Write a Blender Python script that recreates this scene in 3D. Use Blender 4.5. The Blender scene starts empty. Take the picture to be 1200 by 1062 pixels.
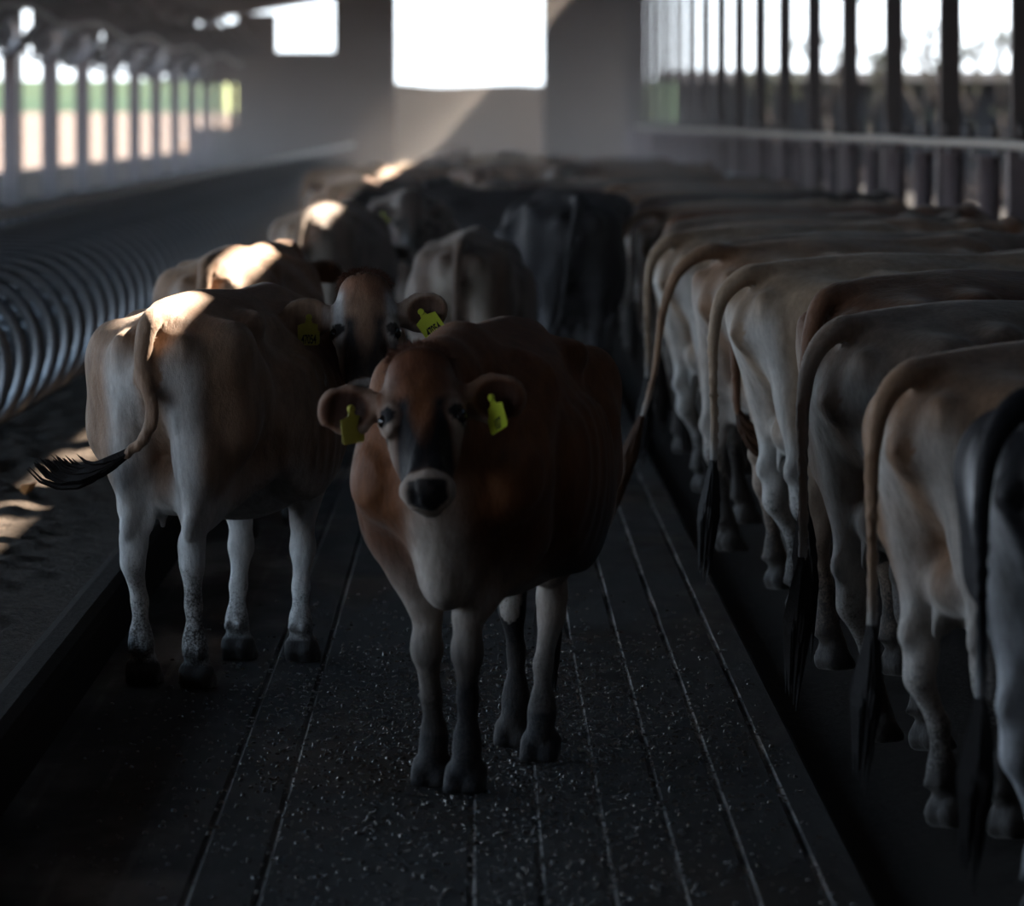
import bpy, bmesh, math, random
import numpy as np
from mathutils import Vector, Matrix

# ------------------------------------------------------------------ camera, world, sun
F = 8000.0                      # focal length in pixels of the 1200 px wide frame
EYE = 1.82
VU, VV = 562.0, 140.0           # where the barn's own axis (+Y) meets the frame
scene = bpy.context.scene
COL = scene.collection

cd = bpy.data.cameras.new('camera'); cam = bpy.data.objects.new('camera', cd); COL.objects.link(cam)
cd.sensor_fit = 'HORIZONTAL'; cd.sensor_width = 36.0; cd.lens = F * 36.0 / 1200.0
cam.location = (0, 0, EYE)
cam.rotation_euler = (math.pi/2 - math.atan((531-VV)/F), 0, -math.atan((600-VU)/F))
cd.clip_end = 3000
cd.dof.use_dof = True; cd.dof.focus_distance = 21.3; cd.dof.aperture_fstop = 5.0; cd.dof.aperture_blades = 8
scene.camera = cam

world = bpy.data.worlds.new('world'); scene.world = world; world.use_nodes = True
wn = world.node_tree.nodes; wl = world.node_tree.links
bg = wn['Background']
tc = wn.new('ShaderNodeTexCoord'); sx = wn.new('ShaderNodeSeparateXYZ'); rp = wn.new('ShaderNodeValToRGB')
wl.new(tc.outputs['Generated'], sx.inputs[0]); wl.new(sx.outputs['Z'], rp.inputs[0]); wl.new(rp.outputs[0], bg.inputs[0])
rp.color_ramp.elements[0].position = 0.0; rp.color_ramp.elements[0].color = (0.90, 0.95, 1.0, 1)
rp.color_ramp.elements[1].position = 0.35; rp.color_ramp.elements[1].color = (0.42, 0.68, 1.0, 1)
bg.inputs[1].default_value = 3.3

SUNDIR = Vector((-0.9, -0.75, -1.0)).normalized()      # the way the light travels
sd = bpy.data.lights.new('sun', 'SUN'); sun = bpy.data.objects.new('sun', sd); COL.objects.link(sun)
sd.energy = 34.0; sd.angle = math.radians(0.6); sd.color = (1.0, 0.86, 0.70)
sun.rotation_euler = SUNDIR.to_track_quat('-Z', 'Y').to_euler(); sun.location = (20, 60, 30)

vs = scene.view_settings
vs.view_transform = 'Standard'; vs.look = 'None'; vs.gamma = 1.0; vs.use_curve_mapping = False
vs.exposure = 0.28
scene.cycles.use_denoising = True
scene.cycles.max_bounces = 6; scene.cycles.diffuse_bounces = 3; scene.cycles.glossy_bounces = 3
scene.cycles.volume_bounces = 0; scene.cycles.sample_clamp_indirect = 6.0
scene.cycles.volume_max_steps = 64

HAZE_DENSITY = 0.0022

def at(u, v, Y):
    """the point seen at pixel (u, v), Y metres down the barn"""
    return Vector(((u-VU)/F*Y, Y, EYE-(v-VV)/F*Y))

# ------------------------------------------------------------------ material helpers
def new_mat(name):
    m = bpy.data.materials.new(name); m.use_nodes = True
    return m, m.node_tree.nodes, m.node_tree.links, m.node_tree.nodes['Principled BSDF']

def nd(n, t, **kw):
    o = n.new(t)
    for k, v in kw.items():
        if k in o.inputs: o.inputs[k].default_value = v
        else: setattr(o, k, v)
    return o

def mixc(n, l, fac, a, b, blend='MIX'):
    m = n.new('ShaderNodeMix'); m.data_type = 'RGBA'; m.blend_type = blend
    for sock, v in ((m.inputs[0], fac), (m.inputs[6], a), (m.inputs[7], b)):
        if isinstance(v, (tuple, float, int)): sock.default_value = v
        else: l.new(v, sock)
    return m.outputs[2]

def mth(n, l, op, a, b=None, c=None, clamp=False):
    m = n.new('ShaderNodeMath'); m.operation = op; m.use_clamp = clamp
    for i, v in enumerate((a, b, c)):
        if v is None: continue
        if isinstance(v, (float, int)): m.inputs[i].default_value = v
        else: l.new(v, m.inputs[i])
    return m.outputs[0]

def noise(n, l, scale, detail=3, rough=0.5, vec=None, stretch=None, coord='Object'):
    t = nd(n, 'ShaderNodeTexNoise', Scale=scale, Detail=detail, Roughness=rough)
    if vec is None:
        c = n.new('ShaderNodeTexCoord'); vec = c.outputs[coord]
    if stretch:
        mp = n.new('ShaderNodeMapping'); l.new(vec, mp.inputs[0]); mp.inputs['Scale'].default_value = stretch; vec = mp.outputs[0]
    l.new(vec, t.inputs['Vector'])
    return t.outputs[0]

def ramp(n, l, fac, p0, p1, c0=(0, 0, 0, 1), c1=(1, 1, 1, 1)):
    r = n.new('ShaderNodeValToRGB'); l.new(fac, r.inputs[0])
    r.color_ramp.elements[0].position = p0; r.color_ramp.elements[0].color = c0
    r.color_ramp.elements[1].position = p1; r.color_ramp.elements[1].color = c1
    return r.outputs[0]

def bump(n, l, b, h, strength, dist=0.01):
    bm_ = nd(n, 'ShaderNodeBump', Strength=strength, Distance=dist)
    l.new(h, bm_.inputs['Height']); l.new(bm_.outputs[0], b.inputs['Normal'])

def plain(name, col, rough=0.6, metal=0.0, nscale=6.0, namt=0.25, bumps=0.15, col2=None):
    m, n, l, b = new_mat(name)
    nz = noise(n, l, nscale, 4, 0.6)
    c2 = col2 or tuple(c*(1-namt) for c in col)
    l.new(mixc(n, l, nz, (*col, 1), (*c2, 1)), b.inputs['Base Color'])
    b.inputs['Roughness'].default_value = rough; b.inputs['Metallic'].default_value = metal
    if bumps: bump(n, l, b, noise(n, l, nscale*5, 4), bumps)
    return m

def coat(name, base, base2, dark, pale, mud=(0.035, 0.028, 0.024), darkgain=1.0, palegain=1.0, sheen=0.25, mudgain=0.36):
    """cow hide: markings come from the mesh attribute 'mark' (R dark points, G pale parts, B second coat colour, A mud)"""
    m, n, l, b = new_mat(name)
    at_ = n.new('ShaderNodeAttribute'); at_.attribute_name = 'mark'
    sp = n.new('ShaderNodeSeparateColor'); l.new(at_.outputs['Color'], sp.inputs[0])
    nbig = noise(n, l, 5.0, 5, 0.65)
    nz = mth(n, l, 'MULTIPLY_ADD', nbig, 1.1, -0.55)
    hair = noise(n, l, 26.0, 5, 0.7, stretch=(0.6, 1.0, 0.25))
    fb = mth(n, l, 'ADD', sp.outputs[2], nz, clamp=True)
    c = mixc(n, l, fb, (*base, 1), (*base2, 1))
    fp = mth(n, l, 'MULTIPLY', mth(n, l, 'MULTIPLY', sp.outputs[1], mth(n, l, 'MULTIPLY_ADD', nz, 1.3, 1.0)), palegain, clamp=True)
    c = mixc(n, l, fp, c, (*pale, 1))
    fd = mth(n, l, 'MULTIPLY', mth(n, l, 'MULTIPLY', sp.outputs[0], mth(n, l, 'MULTIPLY_ADD', nz, 0.8, 1.05)), darkgain, clamp=True)
    c = mixc(n, l, fd, c, (*dark, 1))
    c = mixc(n, l, 1.0, c, ramp(n, l, hair, 0.25, 0.8, (0.52, 0.50, 0.48, 1), (1.35, 1.35, 1.35, 1)), 'MULTIPLY')
    # mud speckles on the legs and flecks elsewhere
    speck = noise(n, l, 120.0, 4, 0.75)
    spk2 = noise(n, l, 14.0, 5, 0.7)
    thr = mth(n, l, 'SUBTRACT', 0.74, mth(n, l, 'MULTIPLY', at_.outputs['Alpha'], mudgain))
    mk = mth(n, l, 'MULTIPLY', mth(n, l, 'SUBTRACT', mth(n, l, 'MULTIPLY_ADD', spk2, 0.45, mth(n, l, 'MULTIPLY', speck, 0.55)), thr), 6.0, clamp=True)
    c = mixc(n, l, mk, c, (*mud, 1))
    l.new(c, b.inputs['Base Color'])
    b.inputs['Roughness'].default_value = 0.62
    b.inputs['Specular IOR Level'].default_value = 0.35 if sheen > 0.1 else 0.15
    b.inputs['Sheen Weight'].default_value = sheen; b.inputs['Sheen Roughness'].default_value = 0.45
    b.inputs['Sheen Tint'].default_value = (1.0, 0.93, 0.85, 1)
    h2 = noise(n, l, 60.0, 5, 0.7, stretch=(0.3, 1.0, 0.5))
    bump(n, l, b, h2, 0.55, 0.010)
    return m

# ------------------------------------------------------------------ object helpers
def tag(o, label, cat, group=None, kind=None):
    if label: o['label'] = label
    if cat: o['category'] = cat
    if group: o['group'] = group
    if kind: o['kind'] = kind
    return o

def empty(name, loc=(0, 0, 0), rz=0.0):
    o = bpy.data.objects.new(name, None); COL.objects.link(o); o.location = loc; o.rotation_euler = (0, 0, rz)
    o.empty_display_size = 0.1
    return o

def link(name, me, mat=None, parent=None, smooth=True):
    o = bpy.data.objects.new(name, me); COL.objects.link(o)
    if mat is not None: me.materials.append(mat)
    if smooth: me.polygons.foreach_set('use_smooth', [True]*len(me.polygons))
    if parent is not None: o.parent = parent
    return o

class MB:
    """collects shapes into one mesh"""
    def __init__(s): s.v = []; s.f = []
    def add(s, vs_, fs):
        k = len(s.v); s.v += [tuple(v) for v in vs_]; s.f += [tuple(i+k for i in f) for f in fs]
    def box(s, x0, x1, y0, y1, z0, z1, R=None, c=(0, 0, 0)):
        P = [Vector((x, y, z)) for x in (x0, x1) for y in (y0, y1) for z in (z0, z1)]
        if R is not None: P = [R @ p for p in P]
        P = [p + Vector(c) for p in P]
        s.add(P, [(0, 1, 3, 2), (4, 6, 7, 5), (0, 4, 5, 1), (2, 3, 7, 6), (0, 2, 6, 4), (1, 5, 7, 3)])
    def tube(s, pts, r, n=10, caps=True):
        pts = [Vector(p) for p in pts]
        rs = r if isinstance(r, (list, tuple)) else [r]*len(pts)
        rings = []; prev = None
        for i, p in enumerate(pts):
            t = (pts[min(i+1, len(pts)-1)] - pts[max(i-1, 0)]).normalized()
            if prev is None:
                a = t.orthogonal().normalized()
            else:
                a = (prev - t*prev.dot(t)).normalized()
            prev = a; b = t.cross(a)
            rings.append([p + (a*math.cos(2*math.pi*j/n) + b*math.sin(2*math.pi*j/n))*rs[i] for j in range(n)])
        k = len(s.v)
        for rg in rings: s.v += [tuple(q) for q in rg]
        for i in range(len(pts)-1):
            for j in range(n):
                s.f.append((k+i*n+j, k+i*n+(j+1) % n, k+(i+1)*n+(j+1) % n, k+(i+1)*n+j))
        if caps:
            s.f.append(tuple(k+j for j in reversed(range(n)))); s.f.append(tuple(k+(len(pts)-1)*n+j for j in range(n)))
    def lathe(s, prof, n=20, c=(0, 0, 0), axis='Z'):
        k = len(s.v)
        for (r, z) in prof:
            for j in range(n):
                a = 2*math.pi*j/n
                p = (r*math.cos(a), r*math.sin(a), z) if axis == 'Z' else (r*math.cos(a), z, r*math.sin(a))
                s.v.append((p[0]+c[0], p[1]+c[1], p[2]+c[2]))
        for i in range(len(prof)-1):
            for j in range(n):
                s.f.append((k+i*n+j, k+i*n+(j+1) % n, k+(i+1)*n+(j+1) % n, k+(i+1)*n+j))
    def mesh(s, name):
        me = bpy.data.meshes.new(name); me.from_pydata(s.v, [], s.f); me.update()
        bm_ = bmesh.new(); bm_.from_mesh(me); bmesh.ops.recalc_face_normals(bm_, faces=bm_.faces); bm_.to_mesh(me); bm_.free()
        return me
    def build(s, name, mat, parent=None, smooth=False, bevel=0.0):
        o = link(name, s.mesh(name), mat, parent, smooth)
        if bevel:
            md = o.modifiers.new('bevel', 'BEVEL'); md.width = bevel; md.segments = 2; md.limit_method = 'ANGLE'
        return o

# ------------------------------------------------------------------ implicit surface modeller (smooth unions, one skin)
class Field:
    def __init__(s, lo, hi, h):
        s.lo = np.array(lo, float); s.h = h
        s.n = np.ceil((np.array(hi)-s.lo)/h).astype(int)+1
        s.ax = [s.lo[i]+np.arange(s.n[i])*h for i in range(3)]
        s.F = np.full(tuple(s.n), 5.0, np.float32)
    def win(s, lo, hi):
        i0 = np.maximum(np.floor((lo-s.lo)/s.h).astype(int), 0); i1 = np.minimum(np.ceil((hi-s.lo)/s.h).astype(int)+1, s.n)
        if np.any(i1 <= i0): return None, None
        sl = tuple(slice(a, b) for a, b in zip(i0, i1))
        X, Y, Z = np.meshgrid(*[s.ax[k][sl[k]] for k in range(3)], indexing='ij')
        return sl, np.stack((X, Y, Z), -1).astype(np.float32)
    def put(s, sl, d, k, sub=False):
        A = s.F[sl]
        if sub:
            d = -d; h = np.maximum(k-np.abs(A-d), 0)/k if k > 0 else 0
            s.F[sl] = np.maximum(A, d)+h*h*k/4
        else:
            h = np.maximum(k-np.abs(A-d), 0)/k if k > 0 else 0
            s.F[sl] = np.minimum(A, d)-h*h*k/4
    def cone(s, a, b, r1, r2, k=0.03, fr=None, sq=None, sub=False):
        """tapered capsule a-b; fr=(origin, 3x3 axes as columns); sq=(unit axis, factor): factor>1 flattens along the axis"""
        a = np.array(a, float); b = np.array(b, float)
        if fr is not None: a = fr[0]+fr[1] @ a; b = fr[0]+fr[1] @ b
        if sq is not None:
            sv = np.array(sq[0], float); sv = (fr[1] @ sv if fr is not None else sv); sf = sq[1]
        R = max(r1, r2)*(1 if sq is None or sq[1] > 1 else 1/sq[1])+k+s.h*2
        sl, P = s.win(np.minimum(a, b)-R, np.maximum(a, b)+R)
        if sl is None: return
        ab = b-a; L = max(float(ab @ ab), 1e-9)
        t = np.clip((P-a) @ ab/L, 0, 1)
        q = P-(a+t[..., None]*ab)
        if sq is not None:
            q = q+(q @ sv)[..., None]*sv*(sf-1)
        s.put(sl, np.sqrt((q*q).sum(-1))-(r1+(r2-r1)*t), k, sub)
    def ell(s, c, r, k=0.03, fr=None, R=None, sub=False):
        c = np.array(c, float); A = np.eye(3) if R is None else np.array(R, float)
        if fr is not None: c = fr[0]+fr[1] @ c; A = fr[1] @ A
        r = np.array(r, float); m = r.max()+k+2*s.h
        sl, P = s.win(c-m, c+m)
        if sl is None: return
        q = (P-c) @ A/r
        n = np.sqrt((q*q).sum(-1)); g = np.sqrt(((q/r)**2).sum(-1))
        s.put(sl, n*(n-1)/np.maximum(g, 1e-6), k, sub)
    def chain(s, pts, k=0.03, fr=None, sq=None):
        for p, q in zip(pts[:-1], pts[1:]): s.cone(p[:3], q[:3], p[3], q[3], k, fr, sq)
    def floor_clip(s):
        s.F = np.maximum(s.F, -s.ax[2][None, None, :].astype(np.float32))
    def mesh(s, name):
        G = s.F; ins = G < 0
        cnt = sum(ins[i:G.shape[0]-1+i, j:G.shape[1]-1+j, k:G.shape[2]-1+k].astype(np.int8) for i in (0, 1) for j in (0, 1) for k in (0, 1))
        act = (cnt > 0) & (cnt < 8)
        idx = np.argwhere(act)
        ids = np.full(act.shape, -1, np.int32); ids[act] = np.arange(len(idx))
        pos = np.zeros((len(idx), 3)); num = np.zeros(len(idx))
        for d in range(3):
            o1, o2 = [q for q in range(3) if q != d]
            for a_ in (0, 1):
                for b_ in (0, 1):
                    c0 = np.zeros(3, int); c0[o1] = a_; c0[o2] = b_; c1 = c0.copy(); c1[d] = 1
                    fa = G[tuple((idx+c0).T)]; fb = G[tuple((idx+c1).T)]
                    m = (fa < 0) != (fb < 0)
                    t = np.where(m, fa/np.where(m, fa-fb, 1), 0)
                    pos += m[:, None]*(c0+t[:, None]*(c1-c0)); num += m
        V = s.lo+(idx+pos/num[:, None])*s.h
        quads = []
        for d in range(3):
            o1, o2 = (d+1) % 3, (d+2) % 3
            sa = [slice(1, -1)]*3; sa[d] = slice(0, -1); sb = list(sa); sb[d] = slice(1, None)
            A = ins[tuple(sa)]; B = ins[tuple(sb)]
            e = np.argwhere(A != B); st = np.ones(3, int); st[d] = 0
            flip = A[tuple(e.T)]; e = e+st
            def cid(x, y):
                q = e.copy(); q[:, o1] -= x; q[:, o2] -= y
                return ids[tuple(q.T)]
            Q = np.stack((cid(1, 1), cid(0, 1), cid(0, 0), cid(1, 0)), 1)
            Q[~flip] = Q[~flip][:, ::-1]
            quads.append(Q)
        Q = np.concatenate(quads)
        # light relaxation of the grid pattern
        for _ in range(2):
            acc = np.zeros_like(V); n = np.zeros(len(V))
            for a_, b_ in ((0, 1), (1, 2), (2, 3), (3, 0)):
                np.add.at(acc, Q[:, a_], V[Q[:, b_]]); np.add.at(n, Q[:, a_], 1)
                np.add.at(acc, Q[:, b_], V[Q[:, a_]]); np.add.at(n, Q[:, b_], 1)
            V = V*0.5+0.5*acc/np.maximum(n, 1)[:, None]
        me = bpy.data.meshes.new(name)
        me.vertices.add(len(V)); me.vertices.foreach_set('co', V.astype(np.float32).ravel())
        me.loops.add(len(Q)*4); me.loops.foreach_set('vertex_index', Q.astype(np.int32).ravel())
        me.polygons.add(len(Q)); me.polygons.foreach_set('loop_start', np.arange(len(Q), dtype=np.int32)*4)
        me.polygons.foreach_set('loop_total', np.full(len(Q), 4, np.int32))
        me.update(calc_edges=True); me.validate()
        return me, V

def sstep(a, b, x):
    t = np.clip((x-a)/(b-a), 0, 1); return t*t*(3-2*t)

def unit(v):
    v = np.array(v, float); return v/np.linalg.norm(v)

# ------------------------------------------------------------------ the cow
# body frame: x forward, y to the cow's left, z up; hooves on z = 0
TRUNK = [  # x, top, bottom, half width
    (-0.83, 1.06, 0.96, 0.05), (-0.79, 1.14, 0.90, 0.12), (-0.72, 1.205, 0.82, 0.18), (-0.60, 1.235, 0.73, 0.215), (-0.45, 1.25, 0.66, 0.235),
    (-0.30, 1.262, 0.59, 0.265), (-0.12, 1.255, 0.53, 0.315), (0.08, 1.235, 0.495, 0.34), (0.28, 1.225, 0.50, 0.325), (0.44, 1.235, 0.53, 0.265),
    (0.58, 1.20, 0.54, 0.20), (0.70, 1.10, 0.58, 0.15), (0.78, 0.96, 0.66, 0.10), (0.82, 0.86, 0.76, 0.04)]

def ear_rot(sgn, er, pitch):
    ca, sa = math.cos(er), math.sin(er); cp, sp_ = math.cos(pitch), math.sin(pitch)
    return np.array(((cp, sp_, 0), (-sp_, cp, 0), (0, 0, 1))) @ np.array(((ca, 0, sgn*sa), (0, 1, 0), (-sgn*sa, 0, ca)))
EAR0 = (0.112, -0.095, 0.085)

def head_frame(poll, face, up):
    """axes: a down the face from poll to nose, b out of the forehead, c to the cow's left"""
    a = unit(face); b = np.array(up, float); b = unit(b-a*(b @ a)); c = np.cross(a, b)
    return np.array(poll, float), np.stack((a, b, c), 1)

def make_cow_mesh(name, h=0.0125, hind=None, fore=None, poll=(1.05, 0, 1.30), face=(0.75, 0, -0.66), up=(0.66, 0, 0.75),
                  neck_mid=None, tail=None, wide=1.0, head=True, ears=(0.0, 0.0), dark_style='mid', earcup=True, folds=0.004, brow=0.85, earpitch=0.3):
    hind = hind or [(-0.60, 0.15), (-0.64, -0.15)]
    fore = fore or [(0.50, 0.13), (0.46, -0.13)]
    fr = head_frame(poll, face, up)
    nose = fr[0]+fr[1][:, 0]*0.50
    tail = tail or [(-0.68, 0, 1.205, .034), (-0.80, 0, 1.185, .032), (-0.865, 0.0, 1.08, .027), (-0.885, 0.01, 0.85, .021), (-0.875, 0.02, 0.60, .016), (-0.87, 0.02, 0.42, .013)]
    pts = np.array([poll, nose, (-0.9, -0.36*wide, 0), (0.85, 0.36*wide, 1.3)]+[t[:3] for t in tail])
    earpad = np.array([fr[0]+fr[1] @ np.array((0.12, -0.02, sgn*0.30)) for sgn in (-1, 1)]) if head else pts[:1]
    pts = np.concatenate((pts, earpad))
    lo = pts.min(0)-0.10; hi = pts.max(0)+0.10; lo[2] = -0.03
    f = Field(lo, hi, h)
    # trunk
    T = np.array(TRUNK)
    X = f.ax[0]; inside = (X > T[0, 0]-0.08) & (X < T[-1, 0]+0.08)
    i0, i1 = np.argmax(inside), len(X)-np.argmax(inside[::-1])
    xs = X[i0:i1]
    def sp(col):  # smooth interpolation
        y = np.interp(xs, T[:, 0], T[:, col]); kk = max(1, int(0.05/h)); ker = np.hanning(2*kk+3)[1:-1]; ker /= ker.sum()
        return np.convolve(np.pad(y, (len(ker)//2,)*2, 'edge'), ker, 'valid')[:len(xs)]
    top, bot, hw = sp(1), sp(2), sp(3)*wide
    YY, ZZ = np.meshgrid(f.ax[1], f.ax[2], indexing='ij')
    for n, i in enumerate(range(i0, i1)):
        zc = (top[n]+bot[n])*0.5-0.02; hz = np.where(ZZ > zc, top[n]-zc, zc-bot[n])
        t = (ZZ-zc)/hz
        nb = np.interp(xs[n], (-0.8, -0.55, -0.25, 0.05, 0.30, 0.50, 0.80), (0.25, 0.45, 0.18, 0.05, 0.18, 0.52, 0.50))
        w = hw[n]*(1-0.16*np.clip(t, 0, 1)**2)*(1-nb*np.clip(-t, 0, 1)**1.5)
        e = 2.25
        rr = (np.abs(YY/w)**e+np.abs(t)**e)**(1/e)
        d = (rr-1)*min(hw[n], (top[n]-bot[n])*0.5)*0.9
        over = max(T[0, 0]-xs[n], xs[n]-T[-1, 0], 0)
        f.F[i] = np.minimum(f.F[i], d+over)
    # bony and muscular landmarks
    for sgn in (-1, 1):
        y = sgn*1.0
        f.ell((-0.33, y*0.195*wide, 1.16), (0.085, 0.045, 0.040), 0.06)                     # hook bone
        f.ell((-0.785, y*0.095, 1.10), (0.040, 0.038, 0.045), 0.05)                     # pin bone
        f.ell((-0.56, y*0.205, 1.08), (0.12, 0.06, 0.09), 0.08)                         # thurl
        f.cone((-0.62, y*0.13, 1.02), (-0.58, y*0.165, 0.82), 0.135, 0.115, 0.07)       # thigh
        f.cone((-0.45, y*0.185, 0.95), (-0.34, y*0.19, 0.74), 0.11, 0.085, 0.07)        # to the stifle
        f.ell((0.0, y*0.29*wide, 0.80), (0.34, 0.06, 0.22), 0.10)                       # rib barrel
        f.cone((0.38, y*0.17, 1.10), (0.66, y*0.15, 0.84), 0.085, 0.105, 0.08)          # shoulder blade
        f.ell((0.52, y*0.155, 0.86), (0.13, 0.085, 0.16), 0.07)                         # shoulder muscle
        f.ell((-0.17, y*0.29*wide, 1.125), (0.11, 0.06, 0.06), 0.07, sub=True)          # hollow in front of the hook
        f.ell((-0.60, y*0.115, 1.25), (0.12, 0.05, 0.022), 0.05, sub=True)              # hollow beside the tail head
    f.cone((-0.70, 0, 1.215), (0.45, 0, 1.225), 0.024, 0.035, 0.05)                     # spine
    f.ell((0.42, 0, 1.205), (0.16, 0.055, 0.040), 0.06)                                    # withers
    f.ell((-0.53, 0, 0.645), (0.16, 0.105, 0.10), 0.04)                                 # udder
    for tx in (-0.63, -0.49):
        for sgn in (-1, 1): f.cone((tx, sgn*0.055, 0.57), (tx, sgn*0.060, 0.51), 0.016, 0.011, 0.02)
    f.ell((-0.815, 0, 0.985), (0.03, 0.035, 0.055), 0.03)                               # vulva
    f.ell((0.64, 0, 0.61), (0.12, 0.065, 0.10), 0.07); f.cone((0.74, 0, 0.86), (0.70, 0, 0.60), 0.07, 0.04, 0.07)                                   # brisket
    # hind legs
    legs = []
    for (hx, hy), sgn in zip(hind, (1, -1)):
        y = hy
        kx = (hx+0.62)
        f.cone((-0.745, sgn*0.085, 1.04), (-0.69+kx*0.6, sgn*0.125, 0.71), 0.07, 0.066, 0.05)   # back of the thigh
        st = (-0.36+kx*0.35, sgn*0.175, 0.70); hk = (-0.70+kx*0.7, y*0.75+sgn*0.035, 0.475)
        f.cone((-0.56+kx*0.3, sgn*0.165, 0.86), (hk[0]+0.07, hk[1], 0.60), 0.115, 0.062, 0.06)
        f.cone(st, (hk[0]+0.04, hk[1], 0.53), 0.09, 0.046, 0.05)
        f.cone((-0.70+kx*0.5, sgn*0.125, 0.76), (hk[0]-0.03, hk[1], 0.52), 0.06, 0.020, 0.05)   # achilles cord
        f.chain([(*hk, 0.043), (hk[0]+0.005, (hk[1]+y)/2, 0.40, 0.040), (hx-0.035, y, 0.27, 0.0275), (hx-0.028, y, 0.17, 0.031)], 0.03, sq=((0, 1, 0), 1.12))
        f.ell((hk[0]-0.052, hk[1], 0.515), (0.022, 0.018, 0.035), 0.03)
        f.ell((hk[0]+0.012, hk[1]-sgn*0.012, 0.46), (0.038, 0.040, 0.045), 0.03)
        legs.append((hx, y))
        f.cone((hx-0.028, y, 0.17), (hx-0.022, y, 0.135), 0.036, 0.040, 0.02)
        f.cone((hx-0.022, y, 0.135), (hx+0.015, y, 0.07), 0.038, 0.040, 0.02)
    for (hx, hy), sgn in zip(fore, (1, -1)):
        y = hy; kx = (hx-0.50)
        el = (0.47, sgn*0.155, 0.70); kn = (0.50+kx*0.55+0.02, y*0.85+sgn*0.012, 0.395)
        f.cone((0.55, sgn*0.15, 0.84), el, 0.115, 0.088, 0.06)
        f.cone(el, (kn[0]-0.01, kn[1], 0.47), 0.085, 0.044, 0.05)
        f.cone((0.40, sgn*0.14, 0.70), (0.45, sgn*0.135, 0.60), 0.06, 0.045, 0.05)
        f.ell(kn, (0.044, 0.046, 0.058), 0.03)
        f.chain([(kn[0]-0.005, kn[1], 0.36, 0.036), (hx-0.015+(kn[0]-hx)*0.45, (kn[1]+y)/2, 0.25, 0.0265), (hx-0.018, y, 0.15, 0.031)], 0.03, sq=((1, 0, 0), 1.08))
        f.cone((hx-0.018, y, 0.15), (hx-0.014, y, 0.12), 0.036, 0.038, 0.02)
        f.cone((hx-0.014, y, 0.12), (hx+0.015, y, 0.065), 0.036, 0.039, 0.02)
        legs.append((hx, y))
    for (hx, y) in legs:
        for sgn in (-1, 1):
            f.cone((hx-0.005, y+sgn*0.024, 0.055), (hx+0.045, y+sgn*0.027, 0.012), 0.036, 0.030, 0.006)
            f.cone((hx-0.025, y+sgn*0.024, 0.04), (hx-0.01, y+sgn*0.026, 0.01), 0.030, 0.030, 0.006)
            f.ell((hx-0.060, y+sgn*0.022, 0.118), (0.015, 0.012, 0.018), 0.012)          # dewclaws
    # tail (path smoothed)
    tp = np.array(tail, float); tt = [tp[0]]
    ext = np.vstack((2*tp[0]-tp[1], tp, 2*tp[-1]-tp[-2]))
    for i in range(1, len(ext)-2):
        for s_ in (1, 2, 3, 4):
            u_ = s_/4; a0, a1, a2, a3 = ext[i-1:i+3]
            tt.append(0.5*((2*a1)+(-a0+a2)*u_+(2*a0-5*a1+4*a2-a3)*u_*u_+(-a0+3*a1-3*a2+a3)*u_**3))
    f.chain([tuple(q) for q in tt], 0.014)
    # neck
    nb = fr[0]+fr[1] @ np.array((0.04, -0.12, 0)); nt = fr[0]+fr[1] @ np.array((0.17, -0.15, 0))
    w0 = np.array((0.52, 0, 1.08)); w1 = np.array((0.64, 0, 0.84))
    if neck_mid is None: neck_mid = (w0+nb)/2+np.array((0, 0, 0.02))
    nm = np.array(neck_mid, float)
    dn = unit(nb-w0); lat = unit(np.cross(dn, (0, 0, 1))); dwn = np.cross(dn, lat); dwn = dwn if dwn[2] < 0 else -dwn
    lat2 = unit(np.cross(nb-nm, (0, 0, 1)))
    f.cone(w0, nm, 0.148, 0.108, 0.09, sq=(lat, 1.25)); f.cone(nm, nb, 0.115, 0.085, 0.06, sq=(lat2, 1.1))
    f.cone(w1, nm+dwn*0.14, 0.155, 0.10, 0.09, sq=(lat, 1.3)); f.cone(nm+dwn*0.14, nt, 0.10, 0.075, 0.06, sq=(lat2, 1.25))
    f.cone(w1+(0, 0, -0.12), nm+dwn*0.22, 0.08, 0.04, 0.07, sq=(lat, 1.8))               # dewlap
    if head:
        H = lambda *a, **k: f.cone(*a, fr=fr, **k)
        E = lambda *a, **k: f.ell(*a, fr=fr, **k)
        E((0.085, -0.085, 0), (0.105, 0.085, 0.098), k=0.03)
        E((0.012, -0.075, 0), (0.040, 0.060, 0.066), k=0.05)                             # poll
        E((0.15, -0.068, 0), (0.12, 0.060, 0.106), k=0.03)                               # brow
        H((0.17, -0.085, 0), (0.385, -0.078, 0), 0.082, 0.050, k=0.03, sq=((0, 0, 1), 0.95))
        for sgn in (-1, 1):
            E((0.195, -0.056, sgn*0.086), (0.045, 0.034, 0.030), k=0.03)                 # orbit
            E((0.204, -0.040, sgn*0.112), (0.019, 0.018, 0.016), k=0.010, sub=True)      # eye socket
            H((0.16, -0.15, sgn*0.050), (0.35, -0.115, sgn*0.030), 0.052, 0.035, k=0.04) # jaw
            E((0.25, -0.085, sgn*0.072), (0.07, 0.04, 0.018), k=0.03)                    # cheek
            E((0.32, -0.06, sgn*0.075), (0.07, 0.04, 0.018), k=0.03, sub=True)
        E((0.420, -0.080, 0), (0.050, 0.056, 0.074), k=0.03)                             # muzzle
        E((0.450, -0.068, 0), (0.028, 0.044, 0.052), k=0.02)
        E((0.415, -0.130, 0), (0.050, 0.028, 0.046), k=0.02)                              # lower lip and chin
        H((0.472, -0.113, -0.055), (0.472, -0.113, 0.055), 0.006, 0.006, k=0.012, sub=True)  # mouth line
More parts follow.
